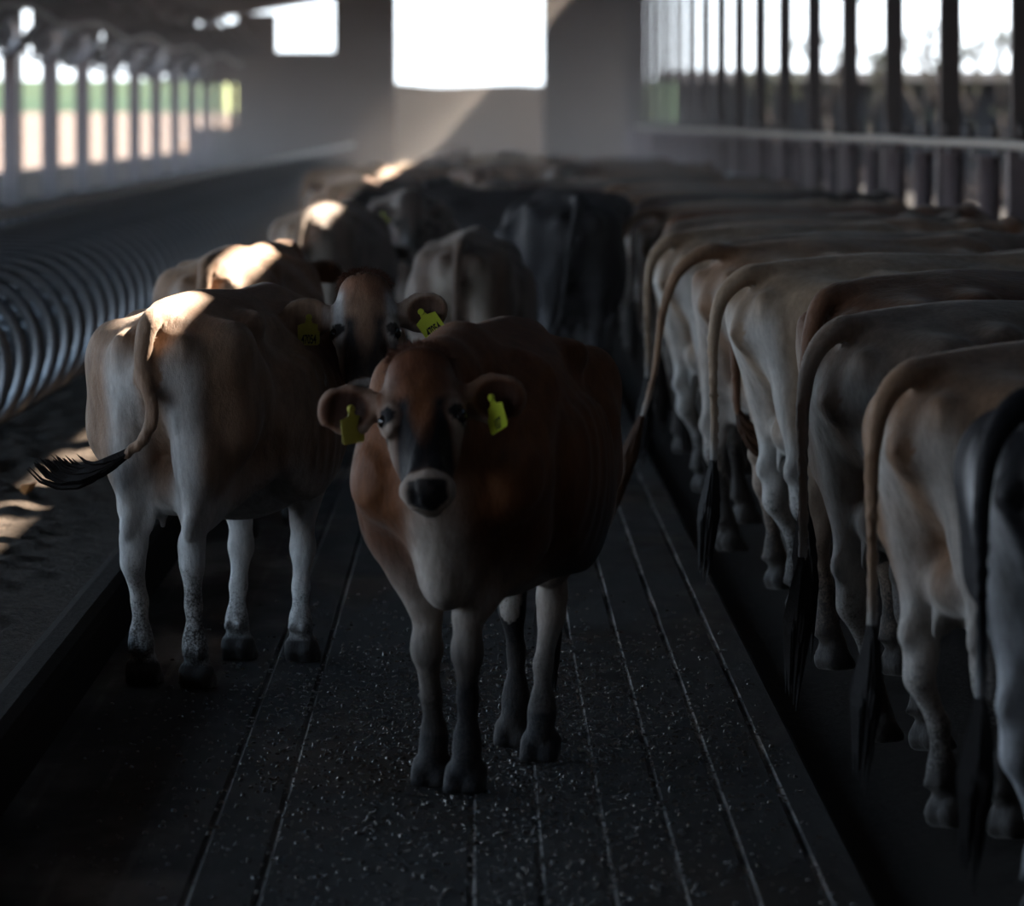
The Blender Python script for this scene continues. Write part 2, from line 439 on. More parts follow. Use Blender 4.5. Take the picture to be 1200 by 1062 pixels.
        for sgn in (-1, 1):
            E((0.460, -0.045, sgn*0.036), (0.022, 0.020, 0.013), k=0.010, sub=True)      # nostril
            er = ears[0] if sgn > 0 else ears[1]                                         # droop of that ear
            Rm = ear_rot(sgn, er, earpitch)
            base = np.array((0.112, -0.095, sgn*0.085))
            eax = Rm @ np.array((0, 0, sgn*1.0))
            H(base, base+eax*0.05, 0.032, 0.034, k=0.03)
            c = base+eax*0.100
            E(c, (0.070, 0.030, 0.074), k=0.02, R=Rm)
            E(c+eax*0.040+Rm @ np.array((-0.006, 0, 0)), (0.054, 0.024, 0.052), k=0.02, R=Rm)
            if earcup:
                E(c+Rm @ np.array((-0.003, 0.046, 0))+eax*0.020, (0.060, 0.044, 0.068), k=0.012, R=Rm, sub=True)
    # ribs, skin folds
    gx, gy, gz = np.meshgrid(f.ax[0], f.ax[1], f.ax[2], indexing='ij', sparse=True)
    f.F += (0.0028*np.sin(2*np.pi*(gx+0.25*gz)/0.085)*sstep(-0.22, -0.08, gx)*sstep(0.40, 0.25, gx)*sstep(0.60, 0.72, gz)*sstep(1.12, 1.0, gz)).astype(np.float32)
    f.F += (0.0035*np.sin(2*np.pi*(np.abs(gy)+0.06*gz)/0.034)*sstep(-0.66, -0.74, gx)*sstep(0.55, 0.65, gz)*sstep(0.98, 0.85, gz)*sstep(0.10, 0.06, np.abs(gy))).astype(np.float32)
    f.F += (folds*np.sin(2*np.pi*(gx+1.2*np.abs(gy)+0.25*gz)/0.075)*sstep(0.55, 0.66, gx)*sstep(0.72, 0.82, gz)*sstep(1.20, 1.08, gz)*np.clip(f.F*0+1, 0, 1)*(1 if not head else (np.abs(f.F) < 0.05))).astype(np.float32) if folds else 0
    f.floor_clip()
    me, V = f.mesh(name)
    # ---- markings
    n = len(V); x, y, z = V.T; R = np.zeros(n); G = np.zeros(n); B = np.zeros(n); A = np.zeros(n)
    Lh = (V-fr[0]) @ fr[1]; a, b, c = Lh.T
    hm = (sstep(-0.10, -0.02, a) * sstep(-0.24, -0.19, b) * sstep(0.36, 0.28, np.abs(c)) * (b < 0.05) * (a < 0.56)) if head else np.zeros(n)
    hm = hm*((np.abs(c) < 0.135) | (a < 0.25)) * ((b > -0.170) | (a < 0.2)) * (np.abs(c) < 0.36) * ((a > 0.02) | (np.abs(c) < 0.12)) * ((b > -0.15) | (np.abs(c) < 0.10))
    hm = hm*((x > 0.6) | (np.abs(y) > 0.33*wide) | (z > 1.28))
    body = 1-hm
    ay = np.abs(y)
    # pale: belly line, inner legs, lower legs, back of the thighs, around the tail
    G += body*0.9*sstep(0.64, 0.50, z)*(ay < 0.2)
    G += body*0.85*sstep(0.72, 0.45, z)
    G += body*0.85*sstep(-0.58, -0.74, x)*sstep(0.09, 0.03, np.abs(ay-0.10))*sstep(1.14, 1.0, z)*(x > -0.84)
    G += body*0.55*sstep(0.10, 0.04, ay)*sstep(0.62, 0.72, x)*sstep(0.9, 0.6, z)
    B += body*(0.25+0.6*np.exp(-((x-0.5)/0.25)**2)*sstep(1.2, 0.7, z)*0.6)
    B += body*0.5*sstep(0.9, 0.6, z)*np.exp(-((x-0.05)/0.45)**2)
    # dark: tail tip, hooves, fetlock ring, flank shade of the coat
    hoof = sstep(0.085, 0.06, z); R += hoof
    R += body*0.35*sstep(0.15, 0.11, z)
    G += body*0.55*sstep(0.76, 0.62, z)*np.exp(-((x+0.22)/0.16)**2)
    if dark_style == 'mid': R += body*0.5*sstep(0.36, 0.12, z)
    tl = (x < -0.80) & (ay < 0.3)
    R += 0.8*sstep(0.65, 0.45, z)*(x < -0.845)
    R += body*0.75*(np.exp(-(((x+0.82)/0.03)**2+((ay)/0.022)**2+((z-1.0)/0.07)**2)))
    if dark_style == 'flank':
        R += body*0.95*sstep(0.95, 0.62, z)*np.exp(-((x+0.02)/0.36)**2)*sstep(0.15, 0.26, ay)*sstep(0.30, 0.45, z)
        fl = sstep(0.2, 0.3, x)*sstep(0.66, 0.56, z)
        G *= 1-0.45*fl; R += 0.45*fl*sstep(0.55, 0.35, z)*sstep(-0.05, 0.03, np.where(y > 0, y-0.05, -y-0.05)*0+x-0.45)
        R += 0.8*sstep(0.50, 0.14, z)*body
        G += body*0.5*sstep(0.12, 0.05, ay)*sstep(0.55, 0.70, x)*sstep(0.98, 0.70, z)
    A += sstep(0.60, 0.10, z)*0.85+0.30*sstep(-0.50, -0.72, x)*sstep(1.12, 0.95, z)
    if head:
        ca_ = np.abs(c)
        eye = np.exp(-(((a-0.20)/0.045)**2+((ca_-0.100)/0.025)**2))
        earm = sstep(0.110, 0.128, ca_)*(a < 0.28)
        face = hm*(1-earm)
        crown = sstep(0.15, 0.05, a)
        B = B*(1-face)+face*(0.95*crown+0.5*(1-crown))
        G = G*(1-hm)+0*hm
        G += face*brow*np.exp(-(((ca_-0.088)/0.018)**2))*sstep(0.30, 0.16, a)*sstep(0.02, 0.08, a)*(b > -0.14)
        G += face*0.5*sstep(0.06, 0.085, ca_)*sstep(0.36, 0.26, a)*sstep(0.16, 0.22, a)
        band = np.exp(-(((ca_-0.052)/0.024)**2))*sstep(0.14, 0.19, a)*sstep(0.42, 0.36, a)
        R = R*(1-hm)+face*(1.0*band+0.9*sstep(0.20, 0.34, a)*sstep(0.075, 0.055, ca_))*(b > -0.12)
        er_ = np.sqrt(((a-0.203)/0.9)**2+(ca_-0.098)**2)
        G += face*0.22*np.exp(-((er_-0.036)/0.012)**2)*(b > -0.12)
        R = R*(1-face*0.45*np.exp(-((er_-0.036)/0.010)**2))
        R += face*0.9*(er_ < 0.027)
        mz = hm*sstep(0.382, 0.394, a)
        G = G*(1-mz)+mz*1.0; R = R*(1-mz)
        B = B*(1-mz)
        nosep = mz*sstep(0.416, 0.426, a+0.20*ca_)*sstep(-0.092, -0.082, b-0.30*ca_)*sstep(0.056, 0.050, ca_)*sstep(-0.06, -0.05, b+0.9*(a-0.425))
        R = np.maximum(R, nosep*1.0)
        # ears: pale lower fringe, dark warm cup, lighter rim
        for sgn in (-1, 1):
            q = (Lh-np.array(EAR0)*(1, 1, sgn)) @ ear_rot(sgn, ears[0] if sgn > 0 else ears[1], earpitch)
            em = hm*(q[:, 2]*sgn > 0.028)*(c*sgn > 0.09)
            rr = (q[:, 0]/0.055)**2+((q[:, 2]*sgn-0.118)/0.066)**2
            cupm = em*(q[:, 1] > -0.012)
            R = R*(1-em)+cupm*0.60*sstep(1.05, 0.55, rr)
            B = B*(1-em)+em*(0.5+0.4*sstep(1.1, 0.6, rr))
            G = G*(1-em)+em*(0.55*sstep(0.035, 0.06, q[:, 0])*sstep(0.12, 0.06, q[:, 2]*sgn)+0.25*sstep(0.8, 1.1, rr)*(q[:, 1] > -0.02))
        A *= (1-hm)
    for arr in (R, G, B, A): np.clip(arr, 0, 1, out=arr)
    at_ = me.color_attributes.new('mark', 'FLOAT_COLOR', 'POINT')
    at_.data.foreach_set('color', np.stack((R, G, B, A), 1).astype(np.float32).ravel())
    return dict(mesh=me, fr=fr, tail=tail, ears=ears, earpitch=earpitch)

M_EYE, n_, l_, b_ = new_mat('wet_dark_eye'); b_.inputs['Base Color'].default_value = (0.008, 0.006, 0.006, 1); b_.inputs['Roughness'].default_value = 0.06
M_HAIR = plain('black_tail_hair', (0.018, 0.014, 0.013), 0.55, 0, 30, 0.5, 0.3)
M_HAIRB = plain('brown_tail_hair', (0.07, 0.032, 0.016), 0.55, 0, 30, 0.6, 0.3)
for _m in (M_HAIR, M_HAIRB): _m.node_tree.nodes['Principled BSDF'].inputs['Specular IOR Level'].default_value = 0.15
M_TAG = plain('yellow_plastic', (0.58, 0.66, 0.05), 0.4, 0, 40, 0.25, 0.05)
M_TAG2 = plain('ochre_plastic', (0.50, 0.46, 0.06), 0.45, 0, 40, 0.35, 0.05)
M_INK = plain('black_ink', (0.012, 0.012, 0.012), 0.6, 0, 40, 0.2, 0)
M_FLASH = plain('poll_hair', (0.13, 0.045, 0.02), 0.7, 0, 60, 0.5, 0.3)

def tuft_mesh(name, tail, length=0.34, spread=0.045, n=34, seed=1, curve=None):
    """the long hairs at the end of the tail, one lock per strand"""
    rnd = random.Random(seed); m = MB()
    end = Vector(tail[-1][:3]); d0 = (end-Vector(tail[-2][:3])).normalized()
    back = Vector(tail[-2][:3])
    for i in range(n):
        t0 = rnd.random()*0.8
        p = back.lerp(end, 0.25+0.75*t0) if i > 6 else end.copy()
        off = Vector((rnd.gauss(0, 1), rnd.gauss(0, 1), rnd.gauss(0, 0.3))).normalized()
        L = length*(0.6+0.5*rnd.random()); pts = [p]; dr = d0.copy()
        for s_ in range(1, 7):
            f_ = s_/6
            q = Vector(curve(f_)) if curve else d0*1.0
            dr = (d0*(1-f_)+q*f_+(Vector((0, 0, -0.35))*f_ if not curve else Vector((0, 0, 0)))).normalized()
            pts.append(pts[-1]+dr*L/6+off*spread*(0.28 if s_ < 4 else -0.12)*(0.5+rnd.random()*0.6))
        r0 = 0.010+0.005*rnd.random()
        m.tube(pts, [r0, r0*1.15, r0*1.05, r0*0.9, r0*0.65, r0*0.4, 0.0012], 5)
    return m.mesh(name)

def tag_mesh(w=0.076, hgt=0.066, neck=0.026, t=0.0022):
    """flag tag: narrow neck widening into a panel; lies in its own XZ plane, hung from the origin"""
    out = [(-0.007, 0.004), (0.007, 0.004), (0.012, -neck*0.7), (w/2, -neck), (w/2, -neck-hgt*0.9), (w/2-0.006, -neck-hgt), (-w/2+0.006, -neck-hgt), (-w/2, -neck-hgt*0.9), (-w/2, -neck), (-0.012, -neck*0.7)]
    m = MB(); n = len(out)
    m.add([(x, -t/2, z) for x, z in out]+[(x, t/2, z) for x, z in out],
          [tuple(range(n)), tuple(reversed(range(n, 2*n)))]+[(i, (i+1) % n, n+(i+1) % n, n+i) for i in range(n)])
    m.lathe([(0.0001, -0.006), (0.010, -0.006), (0.011, -0.002), (0.010, 0.003), (0.0001, 0.003)], 12, (0, 0, 0), 'Y')
    return m.mesh('ear_tag')

def text_mesh(body, size):
    cu = bpy.data.curves.new('txt', 'FONT'); cu.body = body; cu.size = size; cu.align_x = 'CENTER'; cu.align_y = 'CENTER'; cu.extrude = 0.0004
    cu.offset = size*0.022; cu.space_character = 0.95
    o = bpy.data.objects.new('txt', cu); COL.objects.link(o)
    dg = bpy.context.evaluated_depsgraph_get(); me = bpy.data.meshes.new_from_object(o.evaluated_get(dg))
    bpy.data.objects.remove(o); bpy.data.curves.remove(cu); me.name = 'tag_number'
    return me

TAGM = tag_mesh()
EYEM = None
def eye_mesh():
    global EYEM
    if EYEM is None:
        bm_ = bmesh.new(); bmesh.ops.create_uvsphere(bm_, u_segments=20, v_segments=12, radius=0.021); EYEM = bpy.data.meshes.new('eye'); bm_.to_mesh(EYEM); bm_.free()
        EYEM.materials.append(M_EYE); EYEM.polygons.foreach_set('use_smooth', [True]*len(EYEM.polygons))
    return EYEM

def add_head_parts(root, d, tags=((1, M_TAG, '', 0, 0), (-1, M_TAG2, '', 0, 0)), fringe=False):
    fr = d['fr']; O = Vector(fr[0]); R3 = Matrix(fr[1].tolist())
    for sgn in (-1, 1):
        e = bpy.data.objects.new('eye', eye_mesh()); COL.objects.link(e); e.parent = root
        e.location = O+R3 @ Vector((0.203, -0.050, sgn*0.097))
    for (sgn, mat, txt, roll, yaw) in tags:
        er = d['ears'][0] if sgn > 0 else d['ears'][1]
        Rm = Matrix(ear_rot(sgn, er, d.get('earpitch', 0.3)).tolist())
        p = O+R3 @ (Vector((EAR0[0], EAR0[1], sgn*EAR0[2]))+Rm @ Vector((-0.004, 0.012, sgn*0.10)))
        me = TAGM.copy(); me.materials.append(mat)
        o = bpy.data.objects.new('ear_tag', me); COL.objects.link(o); o.parent = root
        # panel faces out of the forehead side (the way the cow looks)
        bx = R3 @ Vector((0, 1, 0)); zf = Vector((bx.x, bx.y, 0)).normalized()
        ang = math.atan2(zf.y, zf.x)+math.pi/2
        o.matrix_local = Matrix.Translation(p+Vector(zf)*0.020) @ Matrix.Rotation(ang+yaw, 4, 'Z') @ Matrix.Rotation(roll, 4, 'Y')
        if txt:
            tm = text_mesh(txt, 0.036); tm.materials.append(M_INK)
            t = bpy.data.objects.new('tag_number', tm); COL.objects.link(t); t.parent = o
            t.matrix_local = Matrix.Translation((0, -0.0016, -0.074)) @ Matrix.Rotation(math.pi/2, 4, 'X')
            t.scale = (0.60, 1.15, 1)
    if fringe:
        rnd = random.Random(5); m = MB()
        for i in range(700):
            th = rnd.uniform(0, 2*math.pi); ph = math.acos(rnd.uniform(0.15, 1.0))
            nl = Vector((-math.cos(ph), math.sin(ph)*math.cos(th), math.sin(ph)*math.sin(th)))
            p = O+R3 @ (Vector((0.012, -0.075, 0))+Vector((nl.x*0.052, nl.y*0.076, nl.z*0.082)))
            dd = (R3 @ (nl+Vector((rnd.uniform(-0.2, 0.9), rnd.uniform(-0.3, 0.6), rnd.uniform(-0.4, 0.4)))*0.9)).normalized()
            q = p+dd*rnd.uniform(0.014, 0.026)
            m.tube([p, (p+q)/2+Vector((0, 0, 0.002)), q+Vector((0, 0, -0.003))], [0.0014, 0.0011, 0.0003], 3, False)
        m.build('forelock', M_FLASH, root, True)

def cow(d, mat, loc, heading, label, group=None, hair=M_HAIR, tuft=None, scale=1.0, heads=True, tags=None, fringe=False, own=False):
    """an animal: Empty at its feet > body, eye, ear_tag (> tag_number), tail_tuft. heading: angle of its forward axis from +X"""
    r = empty('cow', loc, heading); r.scale = (scale,)*3
    tag(r, label, 'cow', group)
    first = d.get('first')
    if first is None or own:
        b = link('body', d['mesh'], mat, r); d['first'] = b
        b.material_slots[0].link = 'OBJECT'; b.material_slots[0].material = mat
    else:
        b = first.copy(); COL.objects.link(b); b.parent = r
        b.material_slots[0].link = 'OBJECT'; b.material_slots[0].material = mat
    if tuft is not False:
        tm = d.get('tuftm')
        if tm is None:
            tm = d['tuftm'] = tuft_mesh('tail_tuft', d['tail'], **(tuft or {})); tm.materials.append(M_HAIR)
        t = bpy.data.objects.new('tail_tuft', tm); COL.objects.link(t); t.parent = r
        t.material_slots[0].link = 'OBJECT'; t.material_slots[0].material = hair
    if heads:
        add_head_parts(r, d, tags if tags is not None else ((1, M_TAG, '', 0, 0), (-1, M_TAG2, '', 0, 0)), fringe)
    return r

def to_local(P, loc, heading):
    """a world point in the body frame of a cow"""
    q = Vector(P)-Vector(loc); ca, sa = math.cos(-heading), math.sin(-heading)
    return (q.x*ca-q.y*sa, q.x*sa+q.y*ca, q.z)
def dir_local(v, heading):
    ca, sa = math.cos(-heading), math.sin(-heading)
    return (v[0]*ca-v[1]*sa, v[0]*sa+v[1]*ca, v[2])

# ------------------------------------------------------------------ surfaces of the setting
def floor_mat():
    m, n, l, b = new_mat('wet_grooved_concrete')
    tcn = n.new('ShaderNodeTexCoord'); s = n.new('ShaderNodeSeparateXYZ'); l.new(tcn.outputs['Object'], s.inputs[0])
    # grooves every 0.167 m run down the alley
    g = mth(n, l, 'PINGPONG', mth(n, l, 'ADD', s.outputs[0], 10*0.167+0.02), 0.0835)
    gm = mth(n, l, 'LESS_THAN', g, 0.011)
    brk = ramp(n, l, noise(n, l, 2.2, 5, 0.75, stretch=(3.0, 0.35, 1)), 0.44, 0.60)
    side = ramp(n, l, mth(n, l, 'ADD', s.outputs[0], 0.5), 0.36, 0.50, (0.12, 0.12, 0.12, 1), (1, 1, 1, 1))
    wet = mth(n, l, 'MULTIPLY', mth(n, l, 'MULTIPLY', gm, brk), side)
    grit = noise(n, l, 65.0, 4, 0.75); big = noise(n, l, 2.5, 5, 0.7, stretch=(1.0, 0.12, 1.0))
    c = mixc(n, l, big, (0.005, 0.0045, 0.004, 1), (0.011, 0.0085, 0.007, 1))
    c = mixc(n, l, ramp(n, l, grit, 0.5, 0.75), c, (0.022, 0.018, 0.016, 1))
    c = mixc(n, l, wet, c, (0.16, 0.15, 0.14, 1))  # paler colour paints the bright glint into the wet grooves
    l.new(c, b.inputs['Base Color'])
    pud = ramp(n, l, noise(n, l, 1.4, 4, 0.6, stretch=(1, 0.25, 1)), 0.42, 0.62)
    r = mth(n, l, 'MULTIPLY_ADD', pud, -0.45, 0.80)
    r = mth(n, l, 'MULTIPLY_ADD', wet, -0.45, r, clamp=True)
    r = mth(n, l, 'MAXIMUM', r, 0.12)
    b.inputs['Specular IOR Level'].default_value = 0.35
    l.new(r, b.inputs['Roughness'])
    bump(n, l, b, mth(n, l, 'ADD', grit, mth(n, l, 'MULTIPLY', noise(n, l, 12, 4, 0.6), 1.5)), 0.9, 0.012)
    return m
def ground_mat(name, c1, c2, c3, sc=6.0, rough=0.85, bs=0.8, bd=0.03):
    m, n, l, b = new_mat(name)
    c = mixc(n, l, noise(n, l, sc*0.3, 4), (*c1, 1), (*c2, 1)); c = mixc(n, l, ramp(n, l, noise(n, l, sc*6, 4, 0.7), 0.5, 0.72), c, (*c3, 1))
    l.new(c, b.inputs['Base Color']); b.inputs['Roughness'].default_value = rough
    bump(n, l, b, noise(n, l, sc*2, 6, 0.7), bs, bd)
    return m
M_FLOOR = floor_mat()
M_MUCK = ground_mat('dark_wet_muck', (0.012, 0.010, 0.009), (0.022, 0.017, 0.014), (0.03, 0.024, 0.02), 6, 0.6)
M_BED = ground_mat('bedding_sand', (0.040, 0.031, 0.025), (0.075, 0.058, 0.046), (0.11, 0.085, 0.065), 5, 0.92, 1.0, 0.04)
M_CONC = plain('stained_concrete', (0.11, 0.095, 0.082), 0.8, 0, 3, 0.5, 0.4)
M_STEEL = plain('galvanised_steel', (0.20, 0.21, 0.225), 0.42, 0.75, 25, 0.35, 0.08)
for _m in (M_MUCK, M_BED): _m.node_tree.nodes['Principled BSDF'].inputs['Specular IOR Level'].default_value = 0.12
M_MUCK.node_tree.nodes['Principled BSDF'].inputs['Roughness'].default_value = 0.9
M_RAIL = plain('dull_galvanised_pipe', (0.50, 0.46, 0.41), 0.55, 0.0, 30, 0.4, 0.1)
M_POST = plain('rusty_brown_steel', (0.085, 0.062, 0.058), 0.6, 0.2, 12, 0.45, 0.15)
M_LOWPOST = plain('purple_brown_steel', (0.17, 0.125, 0.13), 0.55, 0.2, 12, 0.45, 0.15)
M_ROOF = plain('dusty_roof_sheet', (0.105, 0.080, 0.068), 0.8, 0, 2, 0.35, 0.1)
M_CANVAS = plain('brown_curtain_cloth', (0.10, 0.078, 0.068), 0.85, 0, 2, 0.4, 0.3)
M_SOIL = ground_mat('pale_dry_soil', (0.15, 0.105, 0.082), (0.19, 0.14, 0.11), (0.12, 0.09, 0.07), 0.3, 0.95, 0.3, 0.05)
M_CROP = ground_mat('green_crop', (0.40, 0.45, 0.21), (0.46, 0.50, 0.26), (0.33, 0.39, 0.18), 1.2, 0.8, 1.0, 0.2)
M_BARK = plain('bark', (0.06, 0.045, 0.035), 0.9, 0, 8, 0.4, 0.5)
M_LEAF = plain('dusty_leaves', (0.035, 0.04, 0.018), 0.7, 0, 3, 0.5, 0.0)
M_FAN = plain('weathered_white_metal', (0.42, 0.42, 0.44), 0.5, 0.1, 6, 0.3, 0.05)
M_FANDK = plain('dark_fan_metal', (0.06, 0.05, 0.05), 0.5, 0.4, 6, 0.3, 0.05)

M_BROWNWALL = plain('brown_board_wall', (0.13, 0.075, 0.05), 0.8, 0, 3, 0.5, 0.3)
def struct(name, mb, mat, smooth=False, bevel=0):
    o = mb.build(name, mat, None, smooth, bevel); o['kind'] = 'structure'; return o
def grid_ground(name, x0, x1, y0, y1, nx, ny, fz, mat):
    m = MB(); m.v = [(x0+(x1-x0)*i/nx, y0+(y1-y0)*j/ny, 0) for j in range(ny+1) for i in range(nx+1)]
    m.v = [(x, y, fz(x, y)) for x, y, _ in m.v]
    m.f = [(j*(nx+1)+i, j*(nx+1)+i+1, (j+1)*(nx+1)+i+1, (j+1)*(nx+1)+i) for j in range(ny) for i in range(nx)]
    o = link(name, m.mesh(name), mat); o['kind'] = 'structure'; return o
from mathutils import noise as mnoise

YE = 180.0                                           # end of the barn
m = MB(); prof_ = [(-1.26, 0.0)]; gx_ = -1.17-0.02                 # slab with real grooves
while gx_ < 0.90:
    if gx_ < -0.1 and not -0.72 < gx_ < -0.45:            # the left part lies filled under muck
        gx_ += 0.167; continue
    prof_ += [(gx_-0.011, 0.0), (gx_-0.003, -0.008), (gx_+0.003, -0.008), (gx_+0.011, 0.0)]; gx_ += 0.167
prof_ += [(0.915, 0.0), (0.93, -0.015), (0.93, -0.3)]
ys_ = [6+i*2.0 for i in range(88)]
for yy in ys_:
    for (px_, pz_) in prof_: m.v.append((px_, yy, pz_))
np_ = len(prof_)
for j in range(len(ys_)-1):
    for i in range(np_-1): m.f.append((j*np_+i, j*np_+i+1, (j+1)*np_+i+1, (j+1)*np_+i))
struct('floor', m, M_FLOOR)
rg = random.Random(77); m = MB()                                     # wet crumbs scattered on the slab
for i in range(9000):
    x_ = rg.gauss(0.05, 0.42); y_ = 15.5+abs(rg.gauss(0, 4.2)) if rg.random() < 0.35 else rg.gauss(20.6, 1.9)
    if not (-1.15 < x_ < 0.88 and 15 < y_ < 34): continue
    a_ = rg.uniform(0.003, 0.009)*(1.5 if rg.random() < 0.1 else 1); b2 = a_*rg.uniform(0.6, 1.3); hh_ = a_*rg.uniform(0.5, 0.9); t0 = rg.random()*6
    k0 = len(m.v)
    for q in range(6):
        an = t0+q*math.pi/3; m.v.append((x_+a_*math.cos(an), y_+b2*math.sin(an), 0.0))
    for q in range(6):
        an = t0+0.4+q*math.pi/3; m.v.append((x_+0.62*a_*math.cos(an), y_+0.62*b2*math.sin(an), hh_*0.8))
    m.v.append((x_, y_, hh_))
    for q in range(6):
        m.f.append((k0+q, k0+(q+1) % 6, k0+6+(q+1) % 6, k0+6+q)); m.f.append((k0+6+q, k0+6+(q+1) % 6, k0+12))
M_CRUMB, n__, l__, b__ = new_mat('wet_manure_crumbs'); b__.inputs['Base Color'].default_value = (0.03, 0.024, 0.02, 1); b__.inputs['Roughness'].default_value = 0.09; b__.inputs['Specular IOR Level'].default_value = 0.8
me_ = bpy.data.meshes.new('wet_crumbs'); me_.from_pydata(m.v, [], m.f); me_.update()
o = link('wet_crumbs', me_, M_CRUMB); tag(o, 'wet glinting crumbs of muck scattered over the alley floor', 'muck', kind='stuff')
m = MB(); m.box(0.93, 3.55, 6, YE, -0.3, -0.035); struct('floor', m, M_MUCK)
m = MB(); m.box(3.55, 3.75, 6, YE, -0.3, 0.45); struct('trim_1', m, M_CONC, bevel=0.02)      # feed kerb under the headlocks
m = MB(); m.box(3.75, 10.0, 6, YE, -0.3, 0.10); struct('floor', m, M_MUCK)
m = MB(); m.box(-1.40, -1.25, 6, YE, -0.3, 0.20); struct('trim_2', m, M_MUCK, bevel=0.045)   # kerb of the stall bed
def bedz(x, y):
    t = (-1.40-x)/2.0
    return 0.165+0.13*min(max(t, 0), 1)+0.10*min(max(t, 0), 1)*(mnoise.noise((x*1.6, y*0.8, 0))+0.6*mnoise.noise((x*4, y*2.4, 3)))+0.035*min(max(t*4, 0), 1)*mnoise.noise((x*9, y*6, 1))
grid_ground('floor', -3.6, -1.32, 14, 70, 60, 900, bedz, M_BED)
m = MB(); m.box(-3.6, -1.40, 70, YE, -0.3, 0.28); struct('floor', m, M_BED)
m = MB(); m.box(-7.9, -3.6, 6, YE, -0.3, 0.52); struct('floor', m, M_MUCK)
m = MB(); m.box(-7.75, -7.5, 6, YE, 0.52, 0.98); struct('wall_left', m, M_BROWNWALL, bevel=0.02)
# outside ground
m = MB(); m.box(-400, -7.9, -50, 1500, -0.5, -0.25); struct('floor', m, M_SOIL)
m = MB(); m.box(34.0, 400, -50, 1500, -0.5, -0.25); struct('floor', m, M_SOIL)
M_YARD = ground_mat('grey_yard_dirt', (0.008, 0.007, 0.007), (0.012, 0.010, 0.010), (0.016, 0.014, 0.013), 1.0, 1.0, 0.3); M_YARD.node_tree.nodes['Principled BSDF'].inputs['Specular IOR Level'].default_value = 0.0
m = MB(); m.box(10.0, 34, -50, 1500, -0.5, -0.25); struct('floor', m, M_YARD)
m = MB(); m.box(-7.9, 10.0, YE, 1500, -0.5, -0.25); struct('floor', m, M_SOIL)
m = MB(); m.box(-400, 400, -50, 6, -0.5, -0.25); struct('floor', m, M_SOIL)

# roof: ridge vent slot above x = RX, rafters cross it
RX, RZ, SW = 3.495, 6.2, 0.215
def roofpanel(xa, za, xb, zb, y0, y1):
    m = MB(); t = 0.05
    m.add([(xa, y0, za), (xb, y0, zb), (xb, y1, zb), (xa, y1, za), (xa, y0, za+t), (xb, y0, zb+t), (xb, y1, zb+t), (xa, y1, za+t)],
          [(0, 1, 2, 3), (7, 6, 5, 4), (0, 4, 5, 1), (3, 2, 6, 7), (1, 5, 6, 2), (0, 3, 7, 4)])
    return m
struct('ceiling', roofpanel(-9.0, 4.1, RX-SW/2, RZ, -8, YE), M_ROOF)
struct('ceiling', roofpanel(RX+SW/2, RZ, 10.0, 4.9, -8, YE), M_ROOF)
m = MB(); m.box(-9, 10, -8.3, -8, -0.3, 7); struct('wall_front', m, M_ROOF)
m = MB(); m.box(9.8, 10.0, -8, 110, -0.3, 4.95); struct('wall_blocker_right', m, M_ROOF)  # unseen wall added along the open side to keep daylight out
m = MB(); m.box(-8.2, -8.0, -8, 10, -0.3, 4.2); struct('wall_left', m, M_ROOF)  # unseen near wall, added to cut daylight from the front left
m = MB(); m.box(RX-SW/2-0.1, RX+SW/2+0.1, 25.8, 26.7, RZ-0.2, RZ+0.02)  # unseen cap added over the slot to block the sun in this bay
y = -7.55
while y < YE:
    m.box(RX-SW/2-0.1, RX+SW/2+0.1, y, y+0.45, RZ-0.2, RZ+0.02)
    y += 1.9 if y < 60 else 3.8
struct('trim_3', m, M_ROOF)
# end wall with the big doorway
m = MB()
m.box(1.68, 4.28, YE, YE+0.3, -0.3, 7.0); m.box(-3.82, -2.20, YE, YE+0.3, -0.3, 7.0); m.box(-7.7, -6.4, YE, YE+0.3, 2.75, 4.30); m.box(-7.7, -6.4, YE, YE+0.3, -0.3, 1.6)
for q_ in range(4): m.box(-7.62+q_*0.34, -7.46+q_*0.34, YE, YE+0.3, 1.6, 2.75)
m.box(-6.42, -6.4, YE, YE+0.3, -0.3, 2.0); m.box(-6.4, -5.35, YE, YE+0.3, -0.3, 4.60)
m.box(-5.35, -3.82, YE, YE+0.3, -0.3, 3.6); m.box(-2.20, 1.68, YE, YE+0.3, 5.3, 7)
struct('wall_back', m, M_ROOF)
# earth bank beyond the doorway
m = MB(); NB = 40
prof = [(215, -0.3), (222, 1.5), (228, 2.95), (236, 3.0), (250, -0.3)]
for i in range(NB+1):
    x = -6.0+10.6*i/NB
    for (yy, zz) in prof: m.v.append((x, yy, zz+(0.15*mnoise.noise((x*0.5, yy, 0)) if zz > 1 else 0)))
for i in range(NB):
    for j in range(4): a_ = i*5+j; m.f.append((a_, a_+5, a_+6, a_+1))
M_BANK = ground_mat('dull_brown_earth', (0.010, 0.008, 0.007), (0.016, 0.013, 0.011), (0.022, 0.018, 0.015), 1.0, 1.0, 0.3); M_BANK.node_tree.nodes['Principled BSDF'].inputs['Specular IOR Level'].default_value = 0.0
o = m.build('earth_bank', M_BANK, None, True); tag(o, 'dark earth bank across the yard beyond the far doorway', 'earth bank')

# ---------------------------------------------------------------- repeats
def dup(root, loc, name=None):
    r = root.copy(); COL.objects.link(r); r.location = loc
    for ch in list(root.children):
        c = ch.copy(); COL.objects.link(c); c.parent = r
        for g in ch.children:
            d_ = g.copy(); COL.objects.link(d_); d_.parent = c
    return r

